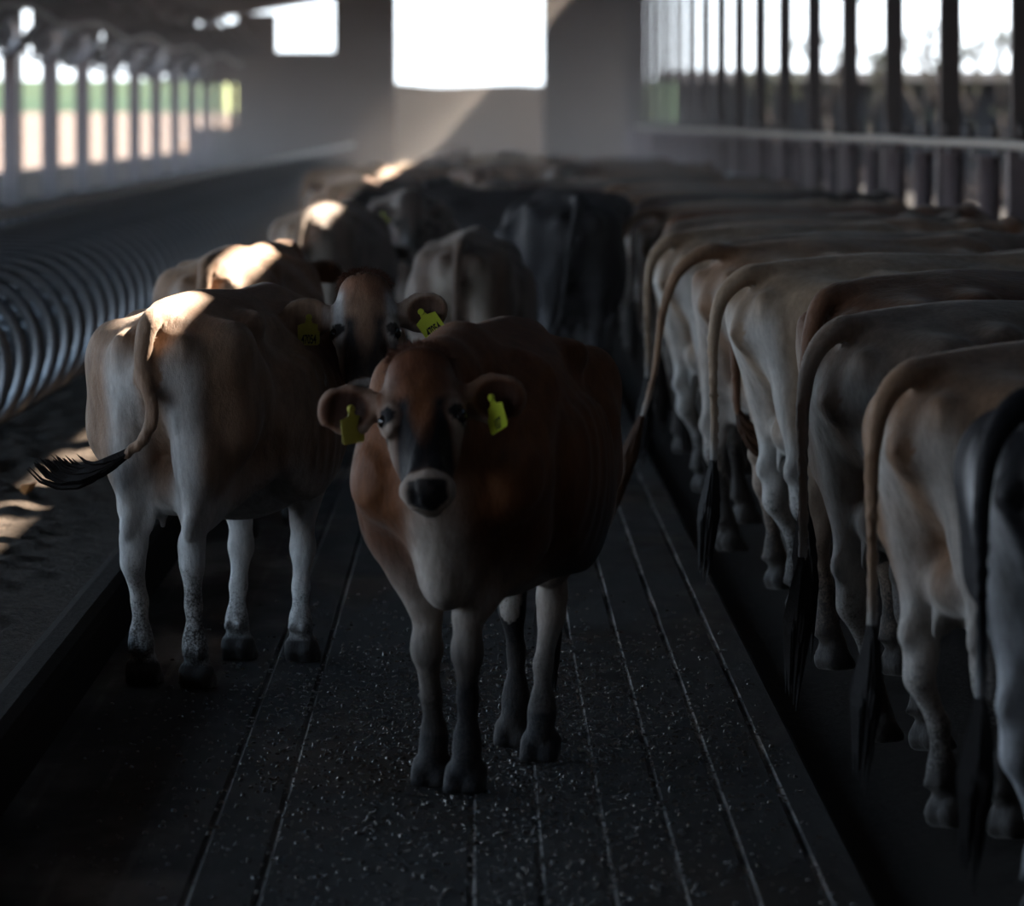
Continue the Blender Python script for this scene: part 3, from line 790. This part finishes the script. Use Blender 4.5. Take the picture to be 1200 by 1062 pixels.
# right side: tall posts with base sleeve
r = empty('roof_post', (3.85, 48.4, 0.1)); tag(r, 'tall dark steel post along the feed lane carrying the roof', 'post', 'tall posts along the right side')
m = MB(); m.box(-0.085, 0.085, -0.085, 0.085, 0.0, 5.4); m.build('post_shaft', M_POST, r, bevel=0.01)
m = MB(); m.box(-0.11, 0.11, -0.11, 0.11, 0.0, 1.5); m.build('post_sleeve', M_LOWPOST, r, bevel=0.01)
Y = 48.4+7.55
while Y < YE: dup(r, (3.85, Y, 0.1)); Y += 7.55
# headlock uprights between
r2 = empty('fence_post', (3.80, 50.9, 0.1)); tag(r2, 'short purple-brown post between the tall posts, under the sprinkler pipe', 'post', 'short posts under the sprinkler pipe')
m = MB(); m.tube([(0, 0, 0), (0, 0, 1.42)], 0.085, 12); m.build('post_shaft', M_LOWPOST, r2, True)
m = MB(); m.tube([(0, 0, 1.42), (0, 0, 1.45)], 0.10, 12); m.build('post_cap', M_LOWPOST, r2, True)
Y = 50.9+3.77
while Y < 150: dup(r2, (3.80, Y, 0.1)); Y += 3.77
# headlock panels: one per bay
r3 = empty('headlock_panel', (3.72, 46.0, 0.45)); tag(r3, 'steel headlock panel of upright bars along the feed kerb', 'headlock panel', 'headlock panels along the feed kerb')
m = MB(); m.tube([(0, 0, 0.10), (0, 3.7, 0.10)], 0.03, 8); m.build('lower_rail', M_STEEL, r3, True)
m = MB(); m.tube([(0, 0, 0.55), (0, 3.7, 0.55)], 0.03, 8); m.build('upper_rail', M_STEEL, r3, True)
for q in range(3):
    m = MB(); y0 = 0.3+q*1.2; m.tube([(0, y0, 0.10), (0, y0, 0.55)], 0.018, 8); m.build('upright_bar', M_STEEL, r3, True)
    m = MB(); m.tube([(0.03, y0+0.18, 0.10), (0.03, y0+0.27, 0.3), (0.03, y0+0.22, 0.55)], 0.012, 8); m.build('locking_bar', M_STEEL, r3, True)
Y = 46.0+3.77
while Y < 150: dup(r3, (3.72, Y, 0.45)); Y += 3.77
# sprinkler pipe with nozzles
r4 = empty('sprinkler_pipe', (3.6, 0, 0)); tag(r4, 'long pale water pipe with spray nozzles running above the right-hand cows', 'pipe')
m = MB()
pts = [(0, 40+i*2.4, 1.645-0.006*math.sin(i*1.3)) for i in range(50)]
m.tube(pts, 0.036, 10); m.build('pipe', M_RAIL, r4, True)
for i in range(45):
    y0 = 42.9+i*2.4
    m = MB(); m.tube([(0, y0, 1.68), (0, y0, 1.74), (-0.02, y0, 1.80)], [0.024, 0.030, 0.016], 8); a_ = m.build('spray_nozzle', M_FANDK, r4, True)
    m = MB(); m.tube([(0, y0, 1.61), (0, y0, 1.56)], [0.014, 0.008], 8); m.build('drip_outlet', M_FAN, a_, True)

# left side posts
r5 = empty('side_post', (-7.0, 102.0, 0.52)); tag(r5, 'dark steel post along the open left side of the barn', 'post', 'posts along the left side')
m = MB(); m.box(-0.12, 0.12, -0.10, 0.10, 0, 3.88); m.build('post_shaft', M_LOWPOST, r5, bevel=0.01)
m = MB(); m.box(-0.2, 0.2, -0.2, 0.2, 0, 0.03); m.build('base_plate', M_LOWPOST, r5)
for i in list(range(-10, 0))+list(range(1, 9)): dup(r5, (-7.0, 102.0+9.2*i, 0.52))
for i in range(0, 8):
    # slimmer posts midway
    if i == 0:
        r6 = empty('stall_post', (-7.15, 111.2-4.6, 0.52)); tag(r6, 'slim steel post standing between the heavier left side posts', 'post', 'slim posts of the left side')
        m = MB(); m.tube([(0, 0, 0), (0, 0, 3.6)], 0.03, 10); m.build('post_shaft', M_POST, r6, True)
        m = MB(); m.tube([(0, 0, 0), (0, 0, 0.03)], 0.11, 10); m.build('base_plate', M_POST, r6, True)
    else: dup(r6, (-7.15, 106.6+9.2*i, 0.52))

# rolled side curtain pieces with gaps, hung under the left eave
rnd = random.Random(11); Y = 84.0
while Y < YE-3:
    w = rnd.uniform(1.6, 3.4); zb = 2.80+rnd.uniform(-0.06, 0.25)
    m = MB(); nn = 14
    for i in range(nn+1):
        yy = Y+w*i/nn; sag = 0.10*math.sin(math.pi*i/nn)
        for (xo, z) in ((0.0, 4.34), (0.05*math.sin(i*2.1), 3.5), (0.06*math.cos(i*1.7), zb-sag+0.25), (0.10, zb-sag), (-0.06, zb-sag+0.05), (-0.08, 4.33)): m.v.append((-7.5+xo, yy, z))
    for i in range(nn):
        for j in range(5): a_ = i*6+j; m.f.append((a_, a_+6, a_+7, a_+1))
    o = m.build('side_curtain', M_CANVAS, None, True); tag(o, 'brown rolled side curtain hanging under the left eave', 'curtain', 'curtains under the left eave')
    Y += w+rnd.uniform(1.4, 3.8)

# stall fans along the left side
def make_fan():
    r = empty('stall_fan', (-5.5, 80, 3.0)); tag(r, 'round ventilation fan hung over the left stalls', 'fan', 'fans over the left stalls')
    m = MB(); m.lathe([(0.50, -0.16), (0.56, -0.16), (0.56, 0.16), (0.50, 0.16), (0.50, -0.16)], 28, axis='Y'); h_ = m.build('fan_housing', M_FAN, r, True)
    for k_ in range(6):
        m = MB(); a_ = k_*math.pi/3; R_ = Matrix.Rotation(a_, 3, 'Y') @ Matrix.Rotation(0.5, 3, 'X')
        m.box(0.07, 0.46, -0.006, 0.006, -0.09, 0.09, R_); m.build('fan_blade', M_FAN, r, bevel=0.004)
    m = MB(); m.lathe([(0.001, -0.12), (0.10, -0.12), (0.12, -0.02), (0.12, 0.14), (0.001, 0.14)], 16, axis='Y'); m.build('fan_motor', M_FANDK, r, True)
    m = MB()
    for rr_ in (0.2, 0.35, 0.5):
        m.tube([(rr_*math.cos(t*math.pi/12), -0.17, rr_*math.sin(t*math.pi/12)) for t in range(25)], 0.006, 6)
    for k_ in range(8): a_ = k_*math.pi/4; m.tube([(0.1*math.cos(a_), -0.17, 0.1*math.sin(a_)), (0.55*math.cos(a_), -0.17, 0.55*math.sin(a_))], 0.006, 6)
    m.build('fan_guard', M_FAN, r, True)
    m = MB(); m.tube([(0.3, 0, 0.45), (0.2, 0.7, 2.68)], 0.02, 8); m.build('fan_bracket', M_POST, r, True)
    m = MB(); m.tube([(-0.3, 0, 0.45), (-0.2, 0.7, 2.6)], 0.02, 8); m.build('fan_bracket', M_POST, r, True)
    return r
fan0 = make_fan(); fan0.location = (-6.85, 97.5, 3.02); fan0.rotation_euler = (0.25, 0, 0.5); fan0.scale = (0.55, 0.55, 0.55)
for i in range(1, 9):
    q = dup(fan0, (-6.85+0.05*(i % 2), 97.5+8.6*i, 2.95+0.05*(i % 3)))
# low truss beams over the left alley
r7 = empty('roof_truss', (-7.2, 93, 0)); tag(r7, 'brown steel truss with braces under the left roof slope', 'truss', 'trusses under the left roof slope')
m = MB(); m.box(0, 1.7, -0.06, 0.06, 3.45, 3.60); m.build('tie_beam', M_POST, r7)
for (x0, z0, x1, z1) in ((0.1, 3.5, 0.9, 4.3), (0.9, 4.3, 1.6, 3.5), (0.15, 2.7, 1.0, 3.5)):
    m = MB(); m.tube([(x0, 0, z0), (x1, 0, z1)], 0.05, 8); m.build('brace', M_POST, r7, True)
for i in range(1, 10): dup(r7, (-7.2, 93+9.2*i, 0))
# long water line with droppers under the trusses
m = MB(); m.tube([(-6.2, 80+i*2, 3.3-0.08*math.sin(i*0.7)) for i in range(50)], 0.035, 8); o = m.build('overhead_pipe', M_RAIL, None, True)
tag(o, 'pale pipe running under the roof trusses above the left stalls', 'pipe')

# stall loops
def loop_mb():
    m = MB(); R_ = 0.35; pts = [(-1.12, 0, 1.10), (-0.85, 0, 1.085), (-0.45, 0, 1.07)]
    for i in range(17):
        a_ = math.pi/2-math.pi*i/16; pts.append((-0.36+0.36*math.cos(a_), 0, 0.70+0.37*math.sin(a_)))
    pts += [(-0.6, 0, 0.33), (-0.9, 0, 0.38), (-1.12, 0, 0.46)]
    m.tube(pts, 0.030, 12); return m
r8 = empty('stall_loop', (-2.12, 29.4, 0)); tag(r8, 'curved galvanised stall divider, one of the loops receding along the left bed', 'stall divider', 'stall loops along the left bed')
loop_mb().build('loop_pipe', M_STEEL, r8, True)
m = MB(); m.tube([(-1.12, 0, 0.2), (-1.12, 0, 1.20)], 0.035, 10); m.build('support_post', M_STEEL, r8, True)
m = MB(); m.tube([(-1.12, 0, 1.06), (-1.12, 0, 1.14)], 0.047, 10); m.build('pipe_clamp', M_STEEL, r8, True)
m = MB(); m.tube([(-1.12, 0, 0.42), (-1.12, 0, 0.5)], 0.047, 10); m.build('pipe_clamp', M_STEEL, r8, True)
Y = 29.4+1.15
while Y < 125: dup(r8, (-2.12, Y, 0)); Y += 1.15
m = MB(); m.tube([(-3.24, 20+i*5, 1.175) for i in range(32)], 0.045, 10); o = m.build('neck_rail', M_RAIL, None, True)
tag(o, 'long pale rail lying along the tops of the stall loops', 'rail')

# fallen leaf on the bed
m = MB(); m.v = [(0, 0, 0), (0.03, 0.01, 0.02), (0.05, 0, 0.055), (0.02, -0.01, 0.045), (-0.015, 0.0, 0.04), (-0.02, 0.01, 0.015)]; m.f = [(0, 1, 2, 3), (0, 3, 4, 5)]
o = m.build('dry_leaf', plain('orange_leaf', (0.55, 0.22, 0.06), 0.7), None); o.location = (-1.88, 28.2, 0.27)
md = o.modifiers.new('thick', 'SOLIDIFY'); md.thickness = 0.003
tag(o, 'small orange dry leaf lying on the sand bed behind the fawn cow', 'leaf')

# outside right: low dark shed wall / fence of another pen, trees
M_DULL = plain('dull_dark_boards', (0.022, 0.019, 0.018), 1.0, 0, 1, 0.4, 0.1)
for _m in (M_DULL, M_BARK, M_LEAF, M_SOIL, M_CROP): _m.node_tree.nodes['Principled BSDF'].inputs['Specular IOR Level'].default_value = 0.03
def slat_fence(x, y0, y1, h0, lab):
    r = empty('pen_fence', (x, y0, -0.25)); tag(r, lab, 'fence')
    m = MB()
    for k_ in range(6): m.box(-0.02, 0.02, 0, y1-y0, 0.3+k_*0.28, 0.42+k_*0.28)
    m.build('rail_panel', M_DULL, r)
    yy = 0
    while yy < y1-y0+0.1:
        m = MB(); m.box(-0.06, 0.06, yy-0.06, yy+0.06, 0, h0); m.build('post', M_DULL, r); yy += 5
    return r
slat_fence(14.0, 90, 240, 2.1, 'dark rail fence of a neighbouring pen beyond the right side')
m = MB(); m.box(9, 44, 300, 312, -0.25, 3.5); m.add([(8, 299, 3.5), (45, 299, 3.5), (45, 306, 4.0), (8, 306, 4.0), (8, 313, 3.5), (45, 313, 3.5)], [(0, 1, 2, 3), (3, 2, 5, 4), (0, 3, 4), (1, 5, 2)])
r9 = empty('low_shed', (0, 0, 0)); tag(r9, 'long low dark shed far beyond the right-hand posts', 'shed')
m.build('shed_body', M_DULL, r9)
m = MB(); m.box(8.8, 44.2, 298.6, 299, 1.0, 1.3); m.build('shed_rail', M_DULL, r9)

def tree(x, y, hgt, spread, seed, lab, grp):
    rr_ = random.Random(seed); r = empty('tree', (x, y, -0.25)); tag(r, lab, 'tree', grp)
    m = MB(); tips = []
    def br(p, d_, L, rad, depth):
        q = p+d_*L; m.tube([p, (p+q)/2+Vector((rr_.uniform(-.1, .1), rr_.uniform(-.1, .1), 0))*L*0.4, q], [rad, rad*0.85, rad*0.65], 6)
        if depth == 0: tips.append(q); return
        tips.append(q)
        for _ in range(3):
            nd_ = (d_+Vector((rr_.uniform(-1, 1), rr_.uniform(-1, 1), rr_.uniform(-0.2, 0.7)))*spread).normalized()
            br(q, nd_, L*0.62, rad*0.6, depth-1)
    br(Vector((0, 0, 0)), Vector((0, 0, 1)), hgt*0.42, 0.13, 3)
    m.build('trunk', M_BARK, r, True)
    m = MB()
    for t_ in tips:
        for _ in range(5):
            c_ = t_+Vector((rr_.gauss(0, .18), rr_.gauss(0, .18), rr_.gauss(0, .16)))
            a_ = Vector((rr_.gauss(0, 1), rr_.gauss(0, 1), rr_.gauss(0, 1))).normalized()*0.11; b2 = a_.orthogonal().normalized()*0.06
            m.add([c_-a_, c_+b2, c_+a_, c_-b2], [(0, 1, 2, 3)])
    m.build('foliage', M_LEAF, r, False)
for i, (u, Y, hgt) in enumerate([(968, 230, 5.2), (1020, 225, 4.6), (1078, 240, 5.0), (1098, 232, 5.6), (1136, 228, 4.8), (1172, 236, 5.4), (905, 245, 4.0)]):
    tree((u-VU)/F*Y, Y, hgt, 0.55, 20+i, 'thin dusty tree standing beyond the right-hand pens', 'thin trees beyond the right-hand pens')
m = MB(); m.v = [(-160, 300, -0.3), (-15, 300, -0.3), (-15, 425, 2.25), (-160, 425, 2.25), (-160, 900, 2.25), (-15, 900, 2.25), (-15, 900, -0.3), (-15, 425, -0.3)]; m.f = [(0, 1, 2, 3), (3, 2, 5, 4), (1, 7, 2), (7, 6, 5, 2)]; struct('floor', m, M_SOIL)
# green crop field far to the left
m = MB()
rr_ = random.Random(9)
m.box(-160, -16, 430, 900, 2.2, 4.3)
o = m.build('crop_field', M_CROP, None); tag(o, 'tall bright green crop field beyond the left side', 'crop', kind='stuff')
m = MB(); m.box(11, 26, 420, 900, -0.25, 4.3); o = m.build('crop_field', M_CROP, None); tag(o, 'strip of green crop seen past the right end of the back wall', 'crop', kind='stuff')

# dusty air inside the far half of the barn
if HAZE_DENSITY > 0:
    m = MB(); m.add([(-7.4, 30, 0.6), (4.6, 30, 0.6), (4.6, YE-0.5, 0.6), (-7.4, YE-0.5, 0.6), (-7.4, 30, 4.3), (4.6, 30, 5.9), (4.6, YE-0.5, 5.9), (-7.4, YE-0.5, 4.3), (3.3, 30, 6.1), (3.3, YE-0.5, 6.1)], [(0, 3, 2, 1), (0, 1, 5, 8, 4), (3, 7, 9, 6, 2), (1, 2, 6, 5), (0, 4, 7, 3), (4, 8, 9, 7), (8, 5, 6, 9)])
    hm_ = bpy.data.materials.new('dusty_air'); hm_.use_nodes = True; n = hm_.node_tree.nodes; n.clear()
    vo = n.new('ShaderNodeVolumeScatter'); vo.inputs['Color'].default_value = (1.0, 0.91, 0.86, 1); vo.inputs['Density'].default_value = HAZE_DENSITY; vo.inputs['Anisotropy'].default_value = 0.55
    ou = n.new('ShaderNodeOutputMaterial'); hm_.node_tree.links.new(vo.outputs[0], ou.inputs['Volume'])
    o = m.build('dusty_air', hm_, None); tag(o, 'pale dusty haze hanging in the far half of the barn', 'haze', kind='stuff')
# ------------------------------------------------------------------ coats
M_RED = coat('red_brown_coat', (0.18, 0.068, 0.024), (0.11, 0.038, 0.016), (0.010, 0.009, 0.011), (0.46, 0.40, 0.35), darkgain=1.0, palegain=0.85, sheen=0.10)
M_FAWN = coat('fawn_coat', (0.34, 0.22, 0.145), (0.19, 0.085, 0.045), (0.022, 0.018, 0.018), (0.56, 0.545, 0.53))
M_LIGHT = coat('light_fawn_coat', (0.40, 0.29, 0.20), (0.28, 0.18, 0.12), (0.03, 0.025, 0.024), (0.60, 0.58, 0.55), mudgain=0.50)
M_GREY = coat('grey_fawn_coat', (0.26, 0.19, 0.145), (0.13, 0.095, 0.075), (0.022, 0.018, 0.018), (0.48, 0.46, 0.43), mudgain=0.50)
M_TAN = coat('tan_coat', (0.34, 0.21, 0.13), (0.22, 0.11, 0.06), (0.022, 0.018, 0.018), (0.55, 0.51, 0.47), mudgain=0.50)
M_BROWN = coat('brown_coat', (0.17, 0.078, 0.040), (0.10, 0.045, 0.025), (0.014, 0.012, 0.012), (0.36, 0.28, 0.22), palegain=0.8)
M_BLACK = coat('black_coat', (0.016, 0.016, 0.020), (0.012, 0.011, 0.013), (0.010, 0.009, 0.010), (0.30, 0.30, 0.32), palegain=0.10, sheen=0.0)
M_DKBROWN = coat('dark_brown_coat', (0.060, 0.032, 0.022), (0.03, 0.018, 0.014), (0.012, 0.010, 0.010), (0.20, 0.16, 0.13), palegain=0.6)
M_BW = coat('black_white_coat', (0.018, 0.018, 0.022), (0.012, 0.011, 0.013), (0.012, 0.011, 0.012), (0.55, 0.56, 0.58), palegain=0.9, sheen=0.0)

M_DRAB = coat('drab_brown_coat', (0.13, 0.085, 0.06), (0.07, 0.042, 0.03), (0.014, 0.012, 0.012), (0.42, 0.37, 0.32), palegain=0.85)
# ------------------------------------------------------------------ the two cows in front
# main cow: walks towards us, head level
A1 = math.radians(-90-10.2)                                   # heading
hfm = at(525, 934, 18.33); hbm = at(618, 888, 19.48)
L1 = ((hfm+hbm)/2); L1.z = 0
L1 = Vector((L1.x, L1.y, 0))
def hoof(u, v):                                               # the ground point seen at a pixel
    Y = EYE*F/(v-VV); return Vector(((u-VU)/F*Y, Y, 0))
def hl(u, v, dx, loc, hd):
    q = to_local(hoof(u, v), loc, hd); return (q[0]+dx, q[1])
P1 = at(489, 406, 17.90)
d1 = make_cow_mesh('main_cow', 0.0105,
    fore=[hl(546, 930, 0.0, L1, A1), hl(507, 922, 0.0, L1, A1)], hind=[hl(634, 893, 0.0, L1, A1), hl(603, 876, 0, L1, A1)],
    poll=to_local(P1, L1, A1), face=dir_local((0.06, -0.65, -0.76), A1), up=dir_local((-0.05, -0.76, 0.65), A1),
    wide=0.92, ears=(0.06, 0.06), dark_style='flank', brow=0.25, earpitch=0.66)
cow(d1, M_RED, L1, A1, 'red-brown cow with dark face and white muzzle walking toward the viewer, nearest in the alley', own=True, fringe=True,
    tags=((-1, M_TAG, '107', -0.40, -0.85), (1, M_TAG2, '', -0.12, 0.8)))

# left cow: seen from behind, looks back over its right side
A2 = math.radians(90-15)
hb2 = hoof(197, 806); L2 = hb2+Vector((math.cos(A2), math.sin(A2), 0))*0.62; L2.z = 0
P2 = at(427, 320, 22.42)
pl = to_local(P2, L2, A2)
d2 = make_cow_mesh('left_cow', 0.0105,
    hind=[hl(167, 803, 0.0, L2, A2), hl(230, 808, 0.0, L2, A2)], fore=[(0.50, 0.11), (0.46, -0.125)],
    poll=pl, face=dir_local((0.02, -0.55, -0.83), A2), up=dir_local((0.0, -0.83, 0.55), A2),
    neck_mid=(0.72, -0.30, 1.06), wide=0.98, ears=(0.0, -0.12), dark_style='none', earpitch=0.52, brow=1.1,
    tail=[(-0.66, 0, 1.205, .032), (-0.79, 0.0, 1.185, .031), (-0.84, 0.01, 1.12, .027), (-0.858, 0.01, 1.02, .022), (-0.868, -0.025, 0.91, .0185), (-0.872, -0.015, 0.835, .016), (-0.875, 0.025, 0.785, .0145), (-0.88, 0.09, 0.74, .013)])
cow(d2, M_FAWN, L2, A2, 'fawn cow seen from behind, turning its head back, yellow ear tag 47054', own=True, fringe=True,
    tags=((-1, M_TAG, '47054', -0.62, 0.0), (1, M_TAG2, '47054', 0.0, 0.35)),
    tuft=dict(length=0.31, spread=0.030, n=64, curve=lambda f_: (-0.05, 1.0, 1.5*f_*f_-0.55)))

# ------------------------------------------------------------------ meshes for the herd
dA = make_cow_mesh('herd_a', 0.014, hind=[(-0.48, 0.14), (-0.58, -0.15)], fore=[(0.5, 0.12), (0.42, -0.12)], poll=(1.25, 0.05, 1.06), face=(0.6, 0, -0.8), up=(0.8, 0, 0.6),
    tail=[(-0.66, 0, 1.20, .034), (-0.80, 0.0, 1.195, .033), (-0.895, 0.01, 1.12, .025), (-0.925, 0.02, 0.98, .020), (-0.925, 0.02, 0.78, .016), (-0.92, 0.02, 0.58, .014), (-0.93, 0.02, 0.50, .013)])
dB = make_cow_mesh('herd_b', 0.016, hind=[(-0.60, 0.15), (-0.50, -0.13)], fore=[(0.46, 0.12), (0.52, -0.12)], poll=(1.28, -0.08, 0.98), face=(0.5, -0.1, -0.85), up=(0.85, 0, 0.5), wide=1.05,
    tail=[(-0.66, 0, 1.20, .034), (-0.83, 0.0, 1.215, .032), (-0.95, 0.03, 1.14, .024), (-1.00, 0.07, 0.98, .019), (-1.01, 0.10, 0.78, .016), (-1.04, 0.13, 0.60, .014), (-1.08, 0.17, 0.45, .011)])
dC = make_cow_mesh('herd_c', 0.018, hind=[(-0.62, 0.16), (-0.62, -0.14)], fore=[(0.5, 0.14), (0.48, -0.12)], poll=(1.10, 0.04, 1.28), face=(0.74, 0.1, -0.62), up=(0.62, 0, 0.74))
dD = make_cow_mesh('herd_d', 0.018, hind=[(-0.52, 0.10), (-0.70, -0.11)], fore=[(0.44, 0.09), (0.56, -0.09)], poll=(0.98, 0, 1.26), face=(0.35, 0, -0.93), up=(0.93, 0, 0.35), ears=(0.1, 0.1))

dE = make_cow_mesh('herd_e', 0.016, hind=[(-0.62, 0.15), (-0.60, -0.14)], head=True,
    tail=[(-0.66, 0, 1.20, .034), (-0.80, 0.0, 1.195, .033), (-0.895, 0.01, 1.12, .027), (-0.93, 0.01, 0.98, .022), (-0.935, 0.0, 0.80, .017), (-0.93, 0, 0.70, .014), (-0.915, -0.01, 0.64, .012)])
# right-hand row, rumps to the alley: (u of the tail head, Y, heading in degrees from +X, mesh, coat, scale, label, hair)
ROW = [
    (1215, 15.0, 52, dA, M_BW, 1.00, 'black cow with pale inner legs, rump to the alley, nearest at the right edge', M_HAIR),
    (1085, 17.2, 46, dA, M_TAN, 0.99, 'tan cow with pale hind legs, next beyond the black cow at the right edge', M_HAIR),
    (1000, 19.6, 44, dA, M_GREY, 1.02, 'grey-fawn cow with muddy brown hind legs, behind the tan cow in the right row', M_HAIR),
    (985, 22.3, 40, dC, M_BROWN, 1.045, 'brown cow whose red back shows behind the grey-fawn cow', M_HAIR),
    (893, 24.8, 30, dA, M_LIGHT, 1.05, 'light fawn cow with a long hanging tail in the middle of the right row', M_HAIR),
    (912, 26.2, 34, dE, M_BROWN, 1.03, 'brown cow behind the light fawn one, its brown tail tuft curled up', M_HAIRB),
    (850, 28.5, 36, dB, M_TAN, 1.045, 'cow with brown tail swung out toward the alley in the right row', M_HAIRB),
    (798, 33.0, 38, dA, M_LIGHT, 1.035, 'pale cream cow with bright rump beyond the cow with the swung tail', M_HAIR),
    (800, 37.0, 34, dC, M_GREY, 1.03, 'grey cow half hidden beyond the pale cream cow', M_HAIR),
    (772, 42.5, 36, dB, M_TAN, 1.02, None, M_HAIR), (764, 46.5, 30, dC, M_DKBROWN, 1.05, None, M_HAIR), (748, 51, 36, dA, M_TAN, 1.02, None, M_HAIR), (732, 57, 34, dB, M_FAWN, 1.03, None, M_HAIR),
    (727, 63, 30, dC, M_BROWN, 1.0, None, M_HAIR), (716, 70, 36, dA, M_TAN, 1.03, None, M_HAIR), (705, 78, 30, dB, M_BROWN, 1.0, None, M_HAIR),
    (700, 87, 36, dC, M_FAWN, 1.0, None, M_HAIR), (690, 97, 30, dA, M_BROWN, 1.0, None, M_HAIR)]
far_names = {42.5: 'tan cow in the far part of the right row, tail swung aside', 46.5: 'nearly black cow whose dark back lies along the far right row'}
for (u, Y, hd, d, m, sc, lab, hair) in ROW:
    th = math.radians(hd); X = (u-VU)/F*Y
    c = Vector((X, Y, 0))+Vector((math.cos(th), math.sin(th), 0))*0.74*sc
    lab = lab or far_names.get(Y)
    cow(d, m, c, th, lab or 'blurred cow in the far end of the right row, rump to the alley', None if lab else 'cows at the far end of the right row', hair=hair, scale=sc, heads=False, tuft=dict(length=0.34, spread=0.05, n=46, seed=3, curve=lambda f_: (0.9, -0.6, 2.4*f_*f_-0.55)) if d is dE else None)

# more backs between them (each one shows only as a strip above its neighbour)
rnd = random.Random(4)
for i, (Y, m, d, sc) in enumerate([(30.5, M_GREY, dC, 1.04), (35.0, M_TAN, dC, 1.03), (39.7, M_BROWN, dC, 1.04), (44.5, M_LIGHT, dC, 1.02), (54, M_GREY, dC, 1.02), (60, M_FAWN, dC, 1.0), (67, M_DKBROWN, dC, 1.0)]):
    th = math.radians(30+rnd.uniform(-6, 6))
    c = Vector((1.22+rnd.uniform(-.05, .1), Y, 0))+Vector((math.cos(th), math.sin(th), 0))*0.74
    cow(d, m, c, th, 'cow in the right row of which little more than the back shows', 'cows showing only their backs in the right row', scale=sc, heads=False)

# the herd in the alley ahead
MID = [  # u and Y of the body centre, heading (90 = walks away, -90 = faces us), ...
    (287, 30.2, 80, dC, M_TAN, 1.0, 'tan cow with a sunlit rump directly behind the fawn cow on the left', M_HAIR, False),
    (392, 44.0, 78, dA, M_DRAB, 1.02, 'brown and white cow seen from behind, sunlit back, beyond the sunlit tan rump', M_HAIR, False),
    (432, 56.0, 70, dC, M_BROWN, 1.05, 'brown cow with brightly sunlit back ahead of the brown and white one', M_HAIR, True),
    (478, 47.0, -88, dD, M_DKBROWN, 1.06, 'dark brown cow facing the viewer, one yellow ear tag, mid-herd', M_HAIR, True),
    (552, 37.0, 86, dA, M_DRAB, 0.97, 'small tan cow seen from behind with pale thighs, centre of the herd', M_HAIR, False),
    (655, 42.0, 97, dB, M_BLACK, 1.10, 'large black cow standing in the alley just left of the right row', M_HAIR, False),
    (600, 50.0, 168, dC, M_BLACK, 1.04, 'black cow standing crosswise behind the large black one', M_HAIR, False),
    (512, 58.0, 85, dC, M_BLACK, 1.05, 'black cow far down the alley left of centre', M_HAIR, False)]
for (u, Y, hd, d, m, sc, lab, hair, hh) in MID:
    cow(d, m, Vector(((u-VU)/F*Y, Y, 0)), math.radians(hd), lab, None, hair=hair, scale=sc, heads=hh, tags=((1, M_TAG, '', 0.1, 0),) if hh else None)
k = 0
for Y in (63, 68, 74, 80, 86, 93, 101, 110):
    for u0 in ((-1.0, 0.0, 0.9) if Y < 95 else (-0.5, 0.6)):
        k += 1
        X = u0+rnd.uniform(-0.25, 0.25); hd = rnd.choice((90, -90, 80, -80, 100, 20, 160))+rnd.uniform(-12, 12)
        m = (M_FAWN, M_BROWN, M_GREY, M_DKBROWN, M_TAN, M_BROWN, M_LIGHT)[k % 7]; d = (dD, dC, dB, dD)[k % 4]
        hh = math.sin(math.radians(hd)) < -0.5
        cow(d, m, Vector((X, Y, 0)), math.radians(hd), 'blurred cow in the crowd far down the alley', 'cows crowding far down the alley', scale=rnd.uniform(0.97, 1.05), heads=hh, tags=((1, M_TAG, '', 0.1, 0),) if hh else None)
